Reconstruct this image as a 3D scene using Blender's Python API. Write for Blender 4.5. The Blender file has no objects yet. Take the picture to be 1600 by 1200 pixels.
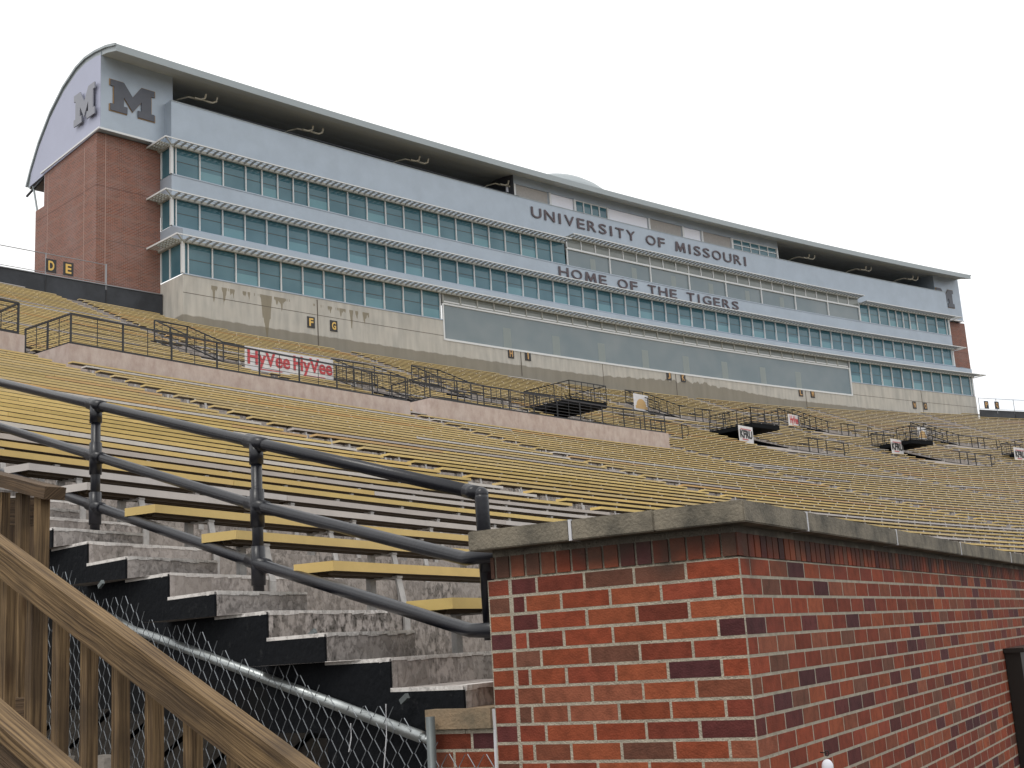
import bpy, bmesh, math, random
from mathutils import Vector, Matrix, noise
random.seed(7)
C = bpy.context.scene.collection
sc = bpy.context.scene
ZC = 1.6          # eye height above the ground sheet
# ------------------------------------------------------------------ camera
FPX, PIT, ROL = 1937.3, 0.2096, -0.0631
def cam_rows():
    f = Vector((0, math.cos(PIT), math.sin(PIT))); u = Vector((0, -math.sin(PIT), math.cos(PIT))); x = Vector((1, 0, 0))
    c, s = math.cos(ROL), math.sin(ROL)
    return c*x + s*u, -s*x + c*u, f
cr, cu, cf = cam_rows()
cam = bpy.data.objects.new('camera', bpy.data.cameras.new('camera')); C.objects.link(cam)
M = Matrix(((cr.x, cu.x, -cf.x, 0), (cr.y, cu.y, -cf.y, 0), (cr.z, cu.z, -cf.z, ZC), (0, 0, 0, 1)))
cam.matrix_world = M
cam.data.sensor_width = 36; cam.data.sensor_fit = 'HORIZONTAL'; cam.data.lens = FPX/1600*36
cam.data.clip_start = 0.1; cam.data.clip_end = 5000
sc.camera = cam
# ------------------------------------------------------------------ sky, sun, exposure
SUN_EL, SUN_AZ = math.radians(58), math.radians(215)   # azimuth from +Y clockwise; behind the camera to the left
w = bpy.data.worlds.new('World'); sc.world = w; w.use_nodes = True
nt = w.node_tree; nt.nodes.clear()
def N(nt, t, **k):
    n = nt.nodes.new(t)
    for a, b in k.items(): setattr(n, a, b)
    return n
out = N(nt, 'ShaderNodeOutputWorld'); bg = N(nt, 'ShaderNodeBackground')
tc = N(nt, 'ShaderNodeTexCoord'); mp = N(nt, 'ShaderNodeMapping'); mp.inputs['Scale'].default_value = (1.2, 1.2, 4.5)
nz = N(nt, 'ShaderNodeTexNoise'); nz.inputs['Scale'].default_value = 2.6; nz.inputs['Detail'].default_value = 6
rp = N(nt, 'ShaderNodeValToRGB'); e = rp.color_ramp.elements
e[0].position = .36; e[0].color = (.62, .70, .80, 1); e[1].position = .56; e[1].color = (1, 1, 1, 1)
sep = N(nt, 'ShaderNodeSeparateXYZ'); mr = N(nt, 'ShaderNodeMapRange'); mr.inputs['From Min'].default_value = .26; mr.inputs['From Max'].default_value = .37
mr2 = N(nt, 'ShaderNodeMapRange'); mr2.inputs['From Min'].default_value = .36; mr2.inputs['From Max'].default_value = .22
mul = N(nt, 'ShaderNodeMath', operation='MULTIPLY'); mix = N(nt, 'ShaderNodeMixRGB'); mix.inputs[1].default_value = (1, 1, 1, 1)
L = nt.links.new
L(tc.outputs['Generated'], mp.inputs['Vector']); L(mp.outputs[0], nz.inputs['Vector']); L(nz.outputs['Fac'], rp.inputs['Fac'])
L(tc.outputs['Generated'], sep.inputs[0]); L(sep.outputs['X'], mr.inputs['Value']); L(sep.outputs['Z'], mr2.inputs['Value'])
L(mr.outputs[0], mul.inputs[0]); L(mr2.outputs[0], mul.inputs[1]); L(mul.outputs[0], mix.inputs[0]); L(rp.outputs[0], mix.inputs[2])
L(mix.outputs[0], bg.inputs['Color']); bg.inputs['Strength'].default_value = 1.25
L(bg.outputs[0], out.inputs['Surface'])
sun = bpy.data.objects.new('sun', bpy.data.lights.new('sun', 'SUN')); C.objects.link(sun)
sun.data.energy = 1.0; sun.data.angle = math.radians(14); sun.data.color = (1, .96, .9)
sd = Vector((math.sin(SUN_AZ)*math.cos(SUN_EL), math.cos(SUN_AZ)*math.cos(SUN_EL), math.sin(SUN_EL)))
sun.rotation_euler = sd.to_track_quat('Z', 'Y').to_euler()
sc.view_settings.view_transform = 'Standard'; sc.view_settings.look = 'None'; sc.view_settings.exposure = 0; sc.view_settings.gamma = 1
sc.render.engine = 'CYCLES'
# ------------------------------------------------------------------ materials
MATS = {}
def mat(name, col, rough=.7, metal=0., var=.0, scale=6., bump=0., bscale=40., col2=None, attr=None, spec=.5, stretch=(1, 1, 1), coords='Object', ramp=(.35, .65)):
    if name in MATS: return MATS[name]
    m = bpy.data.materials.new(name); m.use_nodes = True; t = m.node_tree; b = t.nodes['Principled BSDF']
    b.inputs['Roughness'].default_value = rough; b.inputs['Metallic'].default_value = metal
    b.inputs['Specular IOR Level'].default_value = spec
    b.inputs['Base Color'].default_value = (*col, 1)
    src = None
    if attr:
        a = N(t, 'ShaderNodeAttribute', attribute_name=attr); src = a.outputs['Color']
    if var or col2 or bump:
        co = N(t, 'ShaderNodeTexCoord'); ma = N(t, 'ShaderNodeMapping'); ma.inputs['Scale'].default_value = stretch
        t.links.new(co.outputs[coords], ma.inputs[0])
    if var or col2:
        n = N(t, 'ShaderNodeTexNoise'); n.inputs['Scale'].default_value = scale; n.inputs['Detail'].default_value = 8; n.inputs['Roughness'].default_value = .65
        t.links.new(ma.outputs[0], n.inputs['Vector'])
        r = N(t, 'ShaderNodeValToRGB'); r.color_ramp.elements[0].position = ramp[0]; r.color_ramp.elements[1].position = ramp[1]
        t.links.new(n.outputs['Fac'], r.inputs['Fac'])
        if src is None:
            c2 = col2 or tuple(c*(1-var) for c in col)
            r.color_ramp.elements[0].color = (*c2, 1); r.color_ramp.elements[1].color = (*col, 1); src = r.outputs['Color']
        else:
            r.color_ramp.elements[0].color = (1-var, 1-var, 1-var, 1); r.color_ramp.elements[1].color = (1, 1, 1, 1)
            x = N(t, 'ShaderNodeMixRGB', blend_type='MULTIPLY'); x.inputs[0].default_value = 1
            t.links.new(src, x.inputs[1]); t.links.new(r.outputs['Color'], x.inputs[2]); src = x.outputs[0]
    if src is not None: t.links.new(src, b.inputs['Base Color'])
    if bump:
        n2 = N(t, 'ShaderNodeTexNoise'); n2.inputs['Scale'].default_value = bscale; n2.inputs['Detail'].default_value = 6
        t.links.new(ma.outputs[0], n2.inputs['Vector'])
        bp = N(t, 'ShaderNodeBump'); bp.inputs['Strength'].default_value = bump; bp.inputs['Distance'].default_value = .02
        t.links.new(n2.outputs['Fac'], bp.inputs['Height']); t.links.new(bp.outputs[0], b.inputs['Normal'])
    MATS[name] = m; return m
def noise_mask(t, vec, scale, p0, p1, detail=6):
    n = N(t, 'ShaderNodeTexNoise'); n.inputs['Scale'].default_value = scale; n.inputs['Detail'].default_value = detail
    t.links.new(vec, n.inputs['Vector']); r = N(t, 'ShaderNodeMapRange'); r.inputs['From Min'].default_value = p0; r.inputs['From Max'].default_value = p1
    t.links.new(n.outputs['Fac'], r.inputs['Value']); return r.outputs[0]
def M2(t, op, a, b=None):
    n = N(t, 'ShaderNodeMath', operation=op)
    for i, v in enumerate((a, b)):
        if v is None: continue
        if isinstance(v, (int, float)): n.inputs[i].default_value = v
        else: t.links.new(v, n.inputs[i])
    n.use_clamp = False
    return n.outputs[0]
def mixc(t, f, a, b):
    x = N(t, 'ShaderNodeMixRGB')
    for i, v in enumerate((f, a, b)):
        if isinstance(v, tuple): x.inputs[i].default_value = (*v, 1)
        elif isinstance(v, (int, float)): x.inputs[i].default_value = v
        else: t.links.new(v, x.inputs[i])
    return x.outputs[0]

# weathered concrete of the terraces and stair (dark growth on the risers, pale worn nosings)
def terrace_mat(name, base, dark, amount):
    m = bpy.data.materials.new(name); m.use_nodes = True; t = m.node_tree; b = t.nodes['Principled BSDF']
    b.inputs['Roughness'].default_value = .9; b.inputs['Specular IOR Level'].default_value = .2
    co = N(t, 'ShaderNodeTexCoord').outputs['Object']
    ma = N(t, 'ShaderNodeMapping'); ma.inputs['Scale'].default_value = (1, 1, .75); t.links.new(co, ma.inputs[0])
    big = noise_mask(t, ma.outputs[0], 1.3, .42, .62)
    fine = noise_mask(t, ma.outputs[0], 24, .44, .57, 10)
    spk = noise_mask(t, ma.outputs[0], 60, .50, .66, 3)
    f = M2(t, 'MULTIPLY', M2(t, 'ADD', M2(t, 'MULTIPLY', fine, .6), M2(t, 'MULTIPLY', spk, .4)), M2(t, 'ADD', M2(t, 'MULTIPLY', big, .8), .2))
    f = M2(t, 'MULTIPLY', f, amount)
    c0 = mixc(t, noise_mask(t, co, 3, .3, .7), base, tuple(min(1, c*1.25) for c in base))
    t.links.new(mixc(t, f, c0, dark), b.inputs['Base Color'])
    bp = N(t, 'ShaderNodeBump'); bp.inputs['Strength'].default_value = .5; bp.inputs['Distance'].default_value = .01
    t.links.new(fine, bp.inputs['Height']); t.links.new(bp.outputs[0], b.inputs['Normal'])
    MATS[name] = m; return m
m_terr = terrace_mat('terrace_concrete', (.33, .295, .27), (.06, .054, .046), 1.0)
m_step = terrace_mat('stair_concrete', (.40, .36, .335), (.05, .045, .038), 1.15)
m_nose = terrace_mat('worn_nosing', (.62, .59, .56), (.2, .18, .17), .6)
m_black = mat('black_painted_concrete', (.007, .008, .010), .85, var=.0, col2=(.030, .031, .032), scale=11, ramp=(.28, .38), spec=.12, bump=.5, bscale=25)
m_pink = mat('pinkish_parapet_concrete', (.53, .45, .41), .9, col2=(.42, .33, .295), scale=3.2, ramp=(.36, .62), stretch=(1, 1, .6), bump=.3, bscale=20)
m_bench = mat('bench_paint', (.6, .4, .1), .55, attr='Col', var=.12, scale=3, bump=.06, bscale=30, spec=.3)
m_brk = mat('bench_bracket_metal', (.50, .48, .46), .6, metal=.0, var=.3, scale=20)
m_rail = mat('dark_blue_grey_pipe_paint', (.009, .010, .016), .33, var=.35, scale=12, bump=.05, bscale=60, spec=.5)
m_blk = mat('black_rail_paint', (.012, .013, .016), .45)
m_fence = mat('grey_fence_metal', (.30, .31, .33), .45, metal=.5)
m_darkpan = mat('black_back_panel', (.018, .021, .027), .6, col2=(.035, .04, .05), scale=.6, ramp=(.4, .6))
m_metal = mat('blue_grey_metal_cladding', (.39, .455, .53), .42, metal=.15, var=.10, scale=.7, spec=.5)
m_gable = mat('lavender_metal_cladding', (.38, .40, .52), .42, metal=.15, var=.05, scale=.7)
m_roof = mat('grey_roof_metal', (.33, .37, .385), .45, metal=.2, var=.05, scale=.5)
m_soffit = mat('roof_soffit', (.42, .45, .45), .7)
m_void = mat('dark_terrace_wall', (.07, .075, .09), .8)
m_frame = mat('white_window_frame', (.68, .70, .71), .4)
m_shade = mat('sunshade_metal', (.37, .38, .355), .5)
m_beige = mat('beige_panel', (.42, .40, .38), .8, var=.12, scale=5)
m_white = mat('white_panel', (.82, .83, .90), .5)
m_let = mat('dark_lettering', (.085, .062, .072), .5)
m_logo = mat('charcoal_logo', (.085, .092, .115), .45, var=.15, scale=1.5)
m_edge = mat('gold_edging', (.30, .19, .09), .5)
m_gold = mat('gold_letter', (.70, .46, .12), .5)
m_sign = mat('black_sign_board', (.02, .02, .022), .5)
m_pipe = mat('galvanised_pipe', (.45, .48, .48), .35, metal=.7, var=.35, scale=9)
m_pipe2 = mat('dull_grey_pipe', (.16, .18, .18), .5, metal=.4, var=.3)
m_wire = mat('galvanised_wire', (.26, .28, .30), .5, metal=.3)
m_stone = mat('weathered_coping_stone', (.235, .205, .155), .9, col2=(.085, .078, .062), scale=7, ramp=(.33, .62), bump=.35, bscale=90)
m_mortar = mat('grey_mortar', (.50, .45, .355), .95, var=.3, scale=25, bump=.6, bscale=160)
m_caulk = mat('white_caulk', (.62, .62, .64), .6)
m_brick = mat('red_brick', (.3, .08, .04), .85, attr='Col', var=.38, scale=22, bump=.28, bscale=150, spec=.25, ramp=(.3, .6))
m_lamp = mat('cream_pipe', (.50, .47, .38), .5)
m_ban = mat('white_banner_vinyl', (.70, .69, .70), .5, var=.15, scale=3)
m_red = mat('red_print', (.50, .055, .065), .6)
m_blackprint = mat('black_print', (.02, .02, .02), .5)
m_tan = mat('tan_print', (.55, .36, .16), .6)
m_dirt = mat('bare_dirt', (.09, .075, .06), .95, var=.5, scale=5, bump=.6, bscale=20)
m_rock = mat('rubble_stone', (.26, .23, .20), .9, var=.5, scale=5, bump=.5, bscale=30)
m_bronze = mat('dark_bronze_metal', (.022, .02, .018), .35, metal=.3)
def glass_mat(name, col, col2, rough, spec, coat=0):
    m = bpy.data.materials.new(name); m.use_nodes = True; t = m.node_tree; b = t.nodes['Principled BSDF']
    b.inputs['Roughness'].default_value = rough; b.inputs['Specular IOR Level'].default_value = spec
    co = N(t, 'ShaderNodeTexCoord').outputs['UV']
    t.links.new(mixc(t, noise_mask(t, co, .35, .3, .7, 2), col, col2), b.inputs['Base Color'])
    MATS[name] = m; return m
m_glass = glass_mat('teal_tinted_glass', (.040, .125, .165), (.085, .190, .235), .04, .55)
m_glass2 = glass_mat('teal_glass_over_pale_counter', (.10, .24, .285), (.15, .30, .35), .05, .5)
m_bigglass = glass_mat('grey_clear_glass', (.150, .200, .225), (.205, .245, .262), .05, .5)
m_smallglass = glass_mat('grey_green_small_glass', (.17, .19, .18), (.24, .26, .25), .08, .5)
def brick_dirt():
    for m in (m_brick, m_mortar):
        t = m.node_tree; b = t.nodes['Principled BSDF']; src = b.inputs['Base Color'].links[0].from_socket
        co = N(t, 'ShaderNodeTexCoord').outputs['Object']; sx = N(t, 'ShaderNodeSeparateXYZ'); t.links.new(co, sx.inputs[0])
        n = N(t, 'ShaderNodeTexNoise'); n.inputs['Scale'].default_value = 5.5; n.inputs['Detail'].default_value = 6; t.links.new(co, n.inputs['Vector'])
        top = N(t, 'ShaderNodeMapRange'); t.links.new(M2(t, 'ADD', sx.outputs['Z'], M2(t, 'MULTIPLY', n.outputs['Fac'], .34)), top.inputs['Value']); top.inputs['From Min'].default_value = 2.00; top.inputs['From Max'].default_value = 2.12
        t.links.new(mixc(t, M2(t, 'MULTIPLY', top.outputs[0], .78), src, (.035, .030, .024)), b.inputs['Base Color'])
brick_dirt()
# far brick wall, coursed by its UV in metres
def far_brick():
    m = bpy.data.materials.new('far_red_brick'); m.use_nodes = True; t = m.node_tree; b = t.nodes['Principled BSDF']; b.inputs['Roughness'].default_value = .9
    uv = N(t, 'ShaderNodeTexCoord').outputs['UV']
    br = N(t, 'ShaderNodeTexBrick'); br.inputs['Scale'].default_value = 1; br.inputs['Brick Width'].default_value = .305; br.inputs['Row Height'].default_value = .1
    br.inputs['Mortar Size'].default_value = .012; br.inputs['Color1'].default_value = (.265, .092, .058, 1); br.inputs['Color2'].default_value = (.165, .066, .048, 1); br.inputs['Mortar'].default_value = (.30, .24, .21, 1)
    t.links.new(uv, br.inputs['Vector'])
    sx = N(t, 'ShaderNodeSeparateXYZ'); t.links.new(uv, sx.inputs[0])
    fr = M2(t, 'FRACT', M2(t, 'DIVIDE', sx.outputs['Y'], 1.22))
    band = M2(t, 'GREATER_THAN', fr, .86)
    c = mixc(t, M2(t, 'MULTIPLY', band, .35), br.outputs['Color'], (.26, .17, .14))
    wash = noise_mask(t, uv, .5, .45, .75)
    c = mixc(t, M2(t, 'MULTIPLY', wash, .22), c, (.36, .28, .27))
    seam = M2(t, 'LESS_THAN', M2(t, 'ABSOLUTE', M2(t, 'SUBTRACT', M2(t, 'FRACT', M2(t, 'DIVIDE', sx.outputs['Y'], 3.66)), .5)), .010)
    c = mixc(t, M2(t, 'MULTIPLY', seam, .6), c, (.12, .07, .06))
    t.links.new(c, b.inputs['Base Color']); return m
m_farbrick = far_brick()
# cast concrete of the building base, with water stains placed by the UV (metres along the wall, metres of height)
def base_concrete():
    m = bpy.data.materials.new('stained_cast_concrete'); m.use_nodes = True; t = m.node_tree; b = t.nodes['Principled BSDF']; b.inputs['Roughness'].default_value = .85
    uv = N(t, 'ShaderNodeTexCoord').outputs['UV']; sx = N(t, 'ShaderNodeSeparateXYZ'); t.links.new(uv, sx.inputs[0]); U, V = sx.outputs['X'], sx.outputs['Y']
    ma = N(t, 'ShaderNodeMapping'); ma.inputs['Scale'].default_value = (2.2, .35, 1); t.links.new(uv, ma.inputs[0])
    streak = noise_mask(t, ma.outputs[0], 1.0, .35, .65, 8)
    blot = noise_mask(t, uv, .7, .3, .7, 8)
    c = mixc(t, streak, (.50, .485, .445), (.37, .362, .335))
    c = mixc(t, M2(t, 'MULTIPLY', blot, .35), c, (.60, .56, .50))
    # damp band at the foot, ragged, higher between 42 m and 66 m
    n1 = N(t, 'ShaderNodeTexNoise'); n1.inputs['Scale'].default_value = 1.1; n1.inputs['Detail'].default_value = 6
    mb = N(t, 'ShaderNodeMapping'); mb.inputs['Scale'].default_value = (1, .12, 1); t.links.new(uv, mb.inputs[0]); t.links.new(mb.outputs[0], n1.inputs['Vector'])
    hump = M2(t, 'MAXIMUM', M2(t, 'SUBTRACT', 1, M2(t, 'ABSOLUTE', M2(t, 'DIVIDE', M2(t, 'SUBTRACT', U, 51.5), 13))), 0)
    lim = M2(t, 'ADD', M2(t, 'ADD', 22.22, M2(t, 'MULTIPLY', n1.outputs['Fac'], .32)), M2(t, 'MULTIPLY', hump, M2(t, 'MULTIPLY', n1.outputs['Fac'], 1.25)))
    d1 = N(t, 'ShaderNodeMapRange'); t.links.new(M2(t, 'SUBTRACT', lim, V), d1.inputs['Value']); d1.inputs['From Min'].default_value = -.03; d1.inputs['From Max'].default_value = .05
    c = mixc(t, M2(t, 'MULTIPLY', d1.outputs[0], .72), c, (.165, .145, .105))
    # run-off drips under the sill near the left end
    md = N(t, 'ShaderNodeMapping'); md.inputs['Scale'].default_value = (1.9, .02, 1); md.inputs['Location'].default_value = (3.1, .4, 0); t.links.new(uv, md.inputs[0])
    n2 = N(t, 'ShaderNodeTexNoise'); n2.inputs['Scale'].default_value = 1.4; n2.inputs['Detail'].default_value = 5; t.links.new(md.outputs[0], n2.inputs['Vector'])
    pw = M2(t, 'MULTIPLY', M2(t, 'POWER', M2(t, 'MULTIPLY', n2.outputs['Fac'], 1.42), 7.0), 1.5)
    zone = M2(t, 'MULTIPLY', M2(t, 'GREATER_THAN', U, 2.1), M2(t, 'LESS_THAN', U, 15.2))
    gap = M2(t, 'GREATER_THAN', M2(t, 'ABSOLUTE', M2(t, 'SUBTRACT', U, 9.2)), .9)
    main = M2(t, 'MULTIPLY', M2(t, 'MAXIMUM', M2(t, 'SUBTRACT', 1, M2(t, 'ABSOLUTE', M2(t, 'DIVIDE', M2(t, 'SUBTRACT', U, 6.4), .45))), 0), 3.2)
    low = M2(t, 'SUBTRACT', 24.62, M2(t, 'ADD', M2(t, 'MINIMUM', pw, 2.2), main))
    dd = M2(t, 'MULTIPLY', M2(t, 'MULTIPLY', M2(t, 'GREATER_THAN', V, low), M2(t, 'LESS_THAN', V, 24.66)), M2(t, 'MULTIPLY', zone, gap))
    dd = M2(t, 'MULTIPLY', dd, M2(t, 'GREATER_THAN', M2(t, 'ADD', pw, main), .12))
    c = mixc(t, M2(t, 'MULTIPLY', dd, .75), c, (.185, .155, .095))
    t.links.new(c, b.inputs['Base Color']); return m
m_base = base_concrete()
def wood(name, light, dark):
    m = bpy.data.materials.new(name); m.use_nodes = True; t = m.node_tree; b = t.nodes['Principled BSDF']; b.inputs['Roughness'].default_value = .8; b.inputs['Specular IOR Level'].default_value = .25
    uv = N(t, 'ShaderNodeTexCoord').outputs['UV']
    ma = N(t, 'ShaderNodeMapping'); ma.inputs['Scale'].default_value = (1.6, 62, 1); t.links.new(uv, ma.inputs[0])
    n0 = N(t, 'ShaderNodeTexNoise'); n0.inputs['Scale'].default_value = 2.4; n0.inputs['Detail'].default_value = 3; t.links.new(uv, n0.inputs['Vector'])
    vadd = N(t, 'ShaderNodeVectorMath', operation='MULTIPLY_ADD'); t.links.new(n0.outputs['Color'], vadd.inputs[0]); vadd.inputs[1].default_value = (.1, 1.6, 0); t.links.new(ma.outputs[0], vadd.inputs[2])
    g = noise_mask(t, vadd.outputs[0], 2.3, .38, .66, 6)
    kn = N(t, 'ShaderNodeTexVoronoi'); mk = N(t, 'ShaderNodeMapping'); mk.inputs['Scale'].default_value = (1.5, 5.5, 1); t.links.new(uv, mk.inputs[0]); t.links.new(mk.outputs[0], kn.inputs['Vector']); kn.inputs['Scale'].default_value = 1.3
    knot = N(t, 'ShaderNodeMapRange'); t.links.new(kn.outputs['Distance'], knot.inputs['Value']); knot.inputs['From Min'].default_value = .13; knot.inputs['From Max'].default_value = .05
    wet = noise_mask(t, uv, 2.3, .50, .62, 6)
    c = mixc(t, g, light, dark); c = mixc(t, M2(t, 'MULTIPLY', knot.outputs[0], .7), c, (.06, .03, .012)); c = mixc(t, M2(t, 'MULTIPLY', wet, .62), c, (.040, .027, .018))
    t.links.new(c, b.inputs['Base Color'])
    bp = N(t, 'ShaderNodeBump'); bp.inputs['Strength'].default_value = .5; bp.inputs['Distance'].default_value = .004; t.links.new(g, bp.inputs['Height']); t.links.new(bp.outputs[0], b.inputs['Normal'])
    return m
m_wood = wood('weathered_brown_wood', (.235, .155, .078), (.070, .043, .022))
m_wood2 = wood('grey_brown_wood', (.13, .085, .05), (.05, .034, .022))

# ------------------------------------------------------------------ mesh helper
class MB:
    def __init__(s): s.v = []; s.f = []; s.mi = []; s.uv = []; s.col = []; s.mats = []
    def _m(s, m):
        if m not in s.mats: s.mats.append(m)
        return s.mats.index(m)
    def face(s, pts, m, uv=None, col=None):
        i = len(s.v); s.v += [tuple(p) for p in pts]; s.f.append(tuple(range(i, i+len(pts)))); s.mi.append(s._m(m))
        s.uv.append(uv or [(p[0], p[2]) for p in pts]); s.col.append(col or (1, 1, 1))
    def hexa(s, a, b, m, col=None, uvl=None, skip=()):
        """a, b: two quads of four points (bottom ring / top ring)"""
        q = [(a[3], a[2], a[1], a[0]), (b[0], b[1], b[2], b[3])] + [(a[i], a[(i+1) % 4], b[(i+1) % 4], b[i]) for i in range(4)]
        for n, f in enumerate(q):
            if n in skip: continue
            s.face(f, m, uvl(f) if uvl else None, col)
    def box(s, c, x, y, z, m, col=None, uv=None):
        """centre, three half-axis vectors"""
        c = Vector(c); x = Vector(x); y = Vector(y); z = Vector(z)
        a = [c-x-y-z, c+x-y-z, c+x+y-z, c-x+y-z]; b = [p+2*z for p in a]
        s.hexa(a, b, m, col, uv)
    def bar(s, p, q, wd, ht, m, up=(0, 0, 1), col=None, woody=False):
        p = Vector(p); q = Vector(q); d = q-p; l = d.length; d.normalize(); up = Vector(up)
        sd_ = d.cross(up)
        if sd_.length < 1e-4: sd_ = d.cross(Vector((1, 0, 0)))
        sd_.normalize(); u = sd_.cross(d); sd_ *= wd/2; u *= ht/2
        a = [p-sd_-u, p+sd_-u, p+sd_+u, p-sd_+u]; b = [v+(q-p) for v in a]
        uvl = None
        if woody:
            o = random.random()*20
            def uvl(f): return [((v-p).dot(d)+o, (v-p).dot(sd_.normalized())+(v-p).dot(u.normalized())+o) for v in f]
        s.hexa(a, b, m, col, uvl)
    def tube(s, pts, r, m, n=8, cap=True, col=None):
        pts = [Vector(p) for p in pts]; rings = []
        for i, p in enumerate(pts):
            d = (pts[min(i+1, len(pts)-1)]-pts[max(i-1, 0)]).normalized()
            a = d.cross(Vector((0, 0, 1)))
            if a.length < .05: a = d.cross(Vector((1, 0, 0)))
            a.normalize(); b = d.cross(a).normalized()
            rr = r[i] if isinstance(r, (list, tuple)) else r
            rings.append([p+a*math.cos(t)*rr+b*math.sin(t)*rr for t in [2*math.pi*k/n for k in range(n)]])
        base = len(s.v); mi = s._m(m)
        for R_ in rings: s.v += [tuple(v) for v in R_]
        for i in range(len(rings)-1):
            for k in range(n):
                s.f.append((base+i*n+k, base+i*n+(k+1) % n, base+(i+1)*n+(k+1) % n, base+(i+1)*n+k)); s.mi.append(mi); s.uv.append([(0, 0)]*4); s.col.append(col or (1, 1, 1))
        if cap:
            for i in (0, len(rings)-1):
                s.f.append(tuple(base+i*n+k for k in (range(n) if i else reversed(range(n))))); s.mi.append(mi); s.uv.append([(0, 0)]*n); s.col.append(col or (1, 1, 1))
    def prism(s, poly, off, m, sidem=None):
        """poly: 3-D outline, off: extrusion vector (front face at poly)"""
        off = Vector(off); P = [Vector(p) for p in poly]; Q = [p+off for p in P]
        s.face(P, m); s.face(list(reversed(Q)), m)
        for i in range(len(P)): s.face([P[i], Q[i], Q[(i+1) % len(P)], P[(i+1) % len(P)]], sidem or m)
    def build(s, name, parent=None, smooth=False):
        me = bpy.data.meshes.new(name); me.from_pydata(s.v, [], s.f)
        for m in s.mats: me.materials.append(m)
        me.polygons.foreach_set('material_index', s.mi)
        ul = me.uv_layers.new(name='UVMap'); ul.data.foreach_set('uv', [x for f in s.uv for p in f for x in p])
        ca = me.color_attributes.new(name='Col', type='FLOAT_COLOR', domain='CORNER')
        ca.data.foreach_set('color', [x for f, c in zip(s.f, s.col) for _ in f for x in (*c, 1)])
        if smooth: me.polygons.foreach_set('use_smooth', [True]*len(me.polygons))
        me.update()
        o = bpy.data.objects.new(name, me); C.objects.link(o)
        if parent: o.parent = parent
        return o
def tag(o, label=None, cat=None, group=None, kind=None):
    for k, v in (('label', label), ('category', cat), ('group', group), ('kind', kind)):
        if v: o[k] = v
    return o
def empty(name, loc=(0, 0, 0), **k):
    o = bpy.data.objects.new(name, None); C.objects.link(o); o['_loc'] = 0; del o['_loc']
    return tag(o, **k)
def copy_tree(o, parent=None, shift=None):
    c = o.copy(); C.objects.link(c); c.parent = parent
    for ch in list(o.children): copy_tree(ch, c)
    return c
def text_mesh(txt, size, mtl, depth=.02, bold=.0, name='letter'):
    cu = bpy.data.curves.new(name, 'FONT'); cu.body = txt; cu.size = size; cu.extrude = depth/2; cu.offset = bold; cu.resolution_u = 4
    cu.align_x = 'CENTER'; cu.align_y = 'BOTTOM_BASELINE'
    o = bpy.data.objects.new(name, cu); C.objects.link(o)
    dg = bpy.context.evaluated_depsgraph_get(); me = bpy.data.meshes.new_from_object(o.evaluated_get(dg))
    bpy.data.objects.remove(o); me.materials.clear(); me.materials.append(mtl)
    return me
def place_mesh(me, name, org, right, up, parent, sx=1, sy=1):
    """letter mesh lies in XY; right/up unit vectors"""
    r = Vector(right).normalized(); u = Vector(up).normalized(); n = r.cross(u)
    o = bpy.data.objects.new(name, me); C.objects.link(o)
    mt = Matrix(((r.x*sx, u.x*sy, n.x, org[0]), (r.y*sx, u.y*sy, n.y, org[1]), (r.z*sx, u.z*sy, n.z, org[2]), (0, 0, 0, 1)))
    if parent: o.parent = parent
    me.transform(mt)
    return o

# ------------------------------------------------------------------ plan geometry of the stand
T = .82
S_ = [-40+5*i for i in range(31)]
AL = [0.61065, 0.52534, 0.47292, 0.45339, 0.46676, 0.50098, 0.54406, 0.59159, 0.62553, 0.64392, 0.65355, 0.66838, 0.68885, 0.71155, 0.73307, 0.75342, 0.77259, 0.79139, 0.81062, 0.83026, 0.85034, 0.87083, 0.89175, 0.9129, 0.93409, 0.95531, 0.97656, 0.99785, 1.01918, 1.04054, 1.06193]
XS = [-33.163, -30.486, -28.105, -25.883, -23.676, -21.353, -18.861, -16.17, -13.306, -10.336, -7.316, -4.249, -1.112, 2.11, 5.416, 8.799, 12.255, 15.779, 19.369, 23.026, 26.75, 30.541, 34.398, 38.322, 42.311, 46.362, 50.475, 54.647, 58.877, 63.163, 67.504]
YS = [1.939, 6.16, 10.556, 15.035, 19.521, 23.948, 28.283, 32.496, 36.595, 40.617, 44.602, 48.55, 52.444, 56.267, 60.018, 63.699, 67.313, 70.86, 74.34, 77.75, 81.086, 84.346, 87.527, 90.626, 93.641, 96.571, 99.414, 102.169, 104.835, 107.409, 109.892]
def zb(k): return 9.3641 - .30566*k + .000804930*k*k + .0000024337*k**3
def base_pt(s):
    if s <= -40: return XS[0]+math.sin(AL[0])*(s+40), YS[0]+math.cos(AL[0])*(s+40), AL[0]
    if s >= 110:
        a0 = AL[-1]; k = .0043; a = a0+k*(s-110)
        return XS[-1]+(math.cos(a0)-math.cos(a))/k, YS[-1]+(math.sin(a)-math.sin(a0))/k, a
    i = min(int((s+40)//5), 29); f = (s-S_[i])/5; a = AL[i]*(1-f)+AL[i+1]*f
    # integrate from the knot (smooth), correct to the next knot
    d = s-S_[i]; am = (AL[i]+a)/2
    x = XS[i]+math.sin(am)*d; y = YS[i]+math.cos(am)*d
    am2 = (AL[i]+AL[i+1])/2; ex = XS[i+1]-(XS[i]+math.sin(am2)*5); ey = YS[i+1]-(YS[i]+math.cos(am2)*5)
    return x+ex*f, y+ey*f, a
def SP(s, k, dz=0., back=0.):
    """point on the seat-top line of row k at s metres along; back = metres away from the field"""
    x, y, a = base_pt(s); o = T*k-back
    return Vector((x+math.cos(a)*o, y-math.sin(a)*o, zb(k)+dz+ZC))
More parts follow.
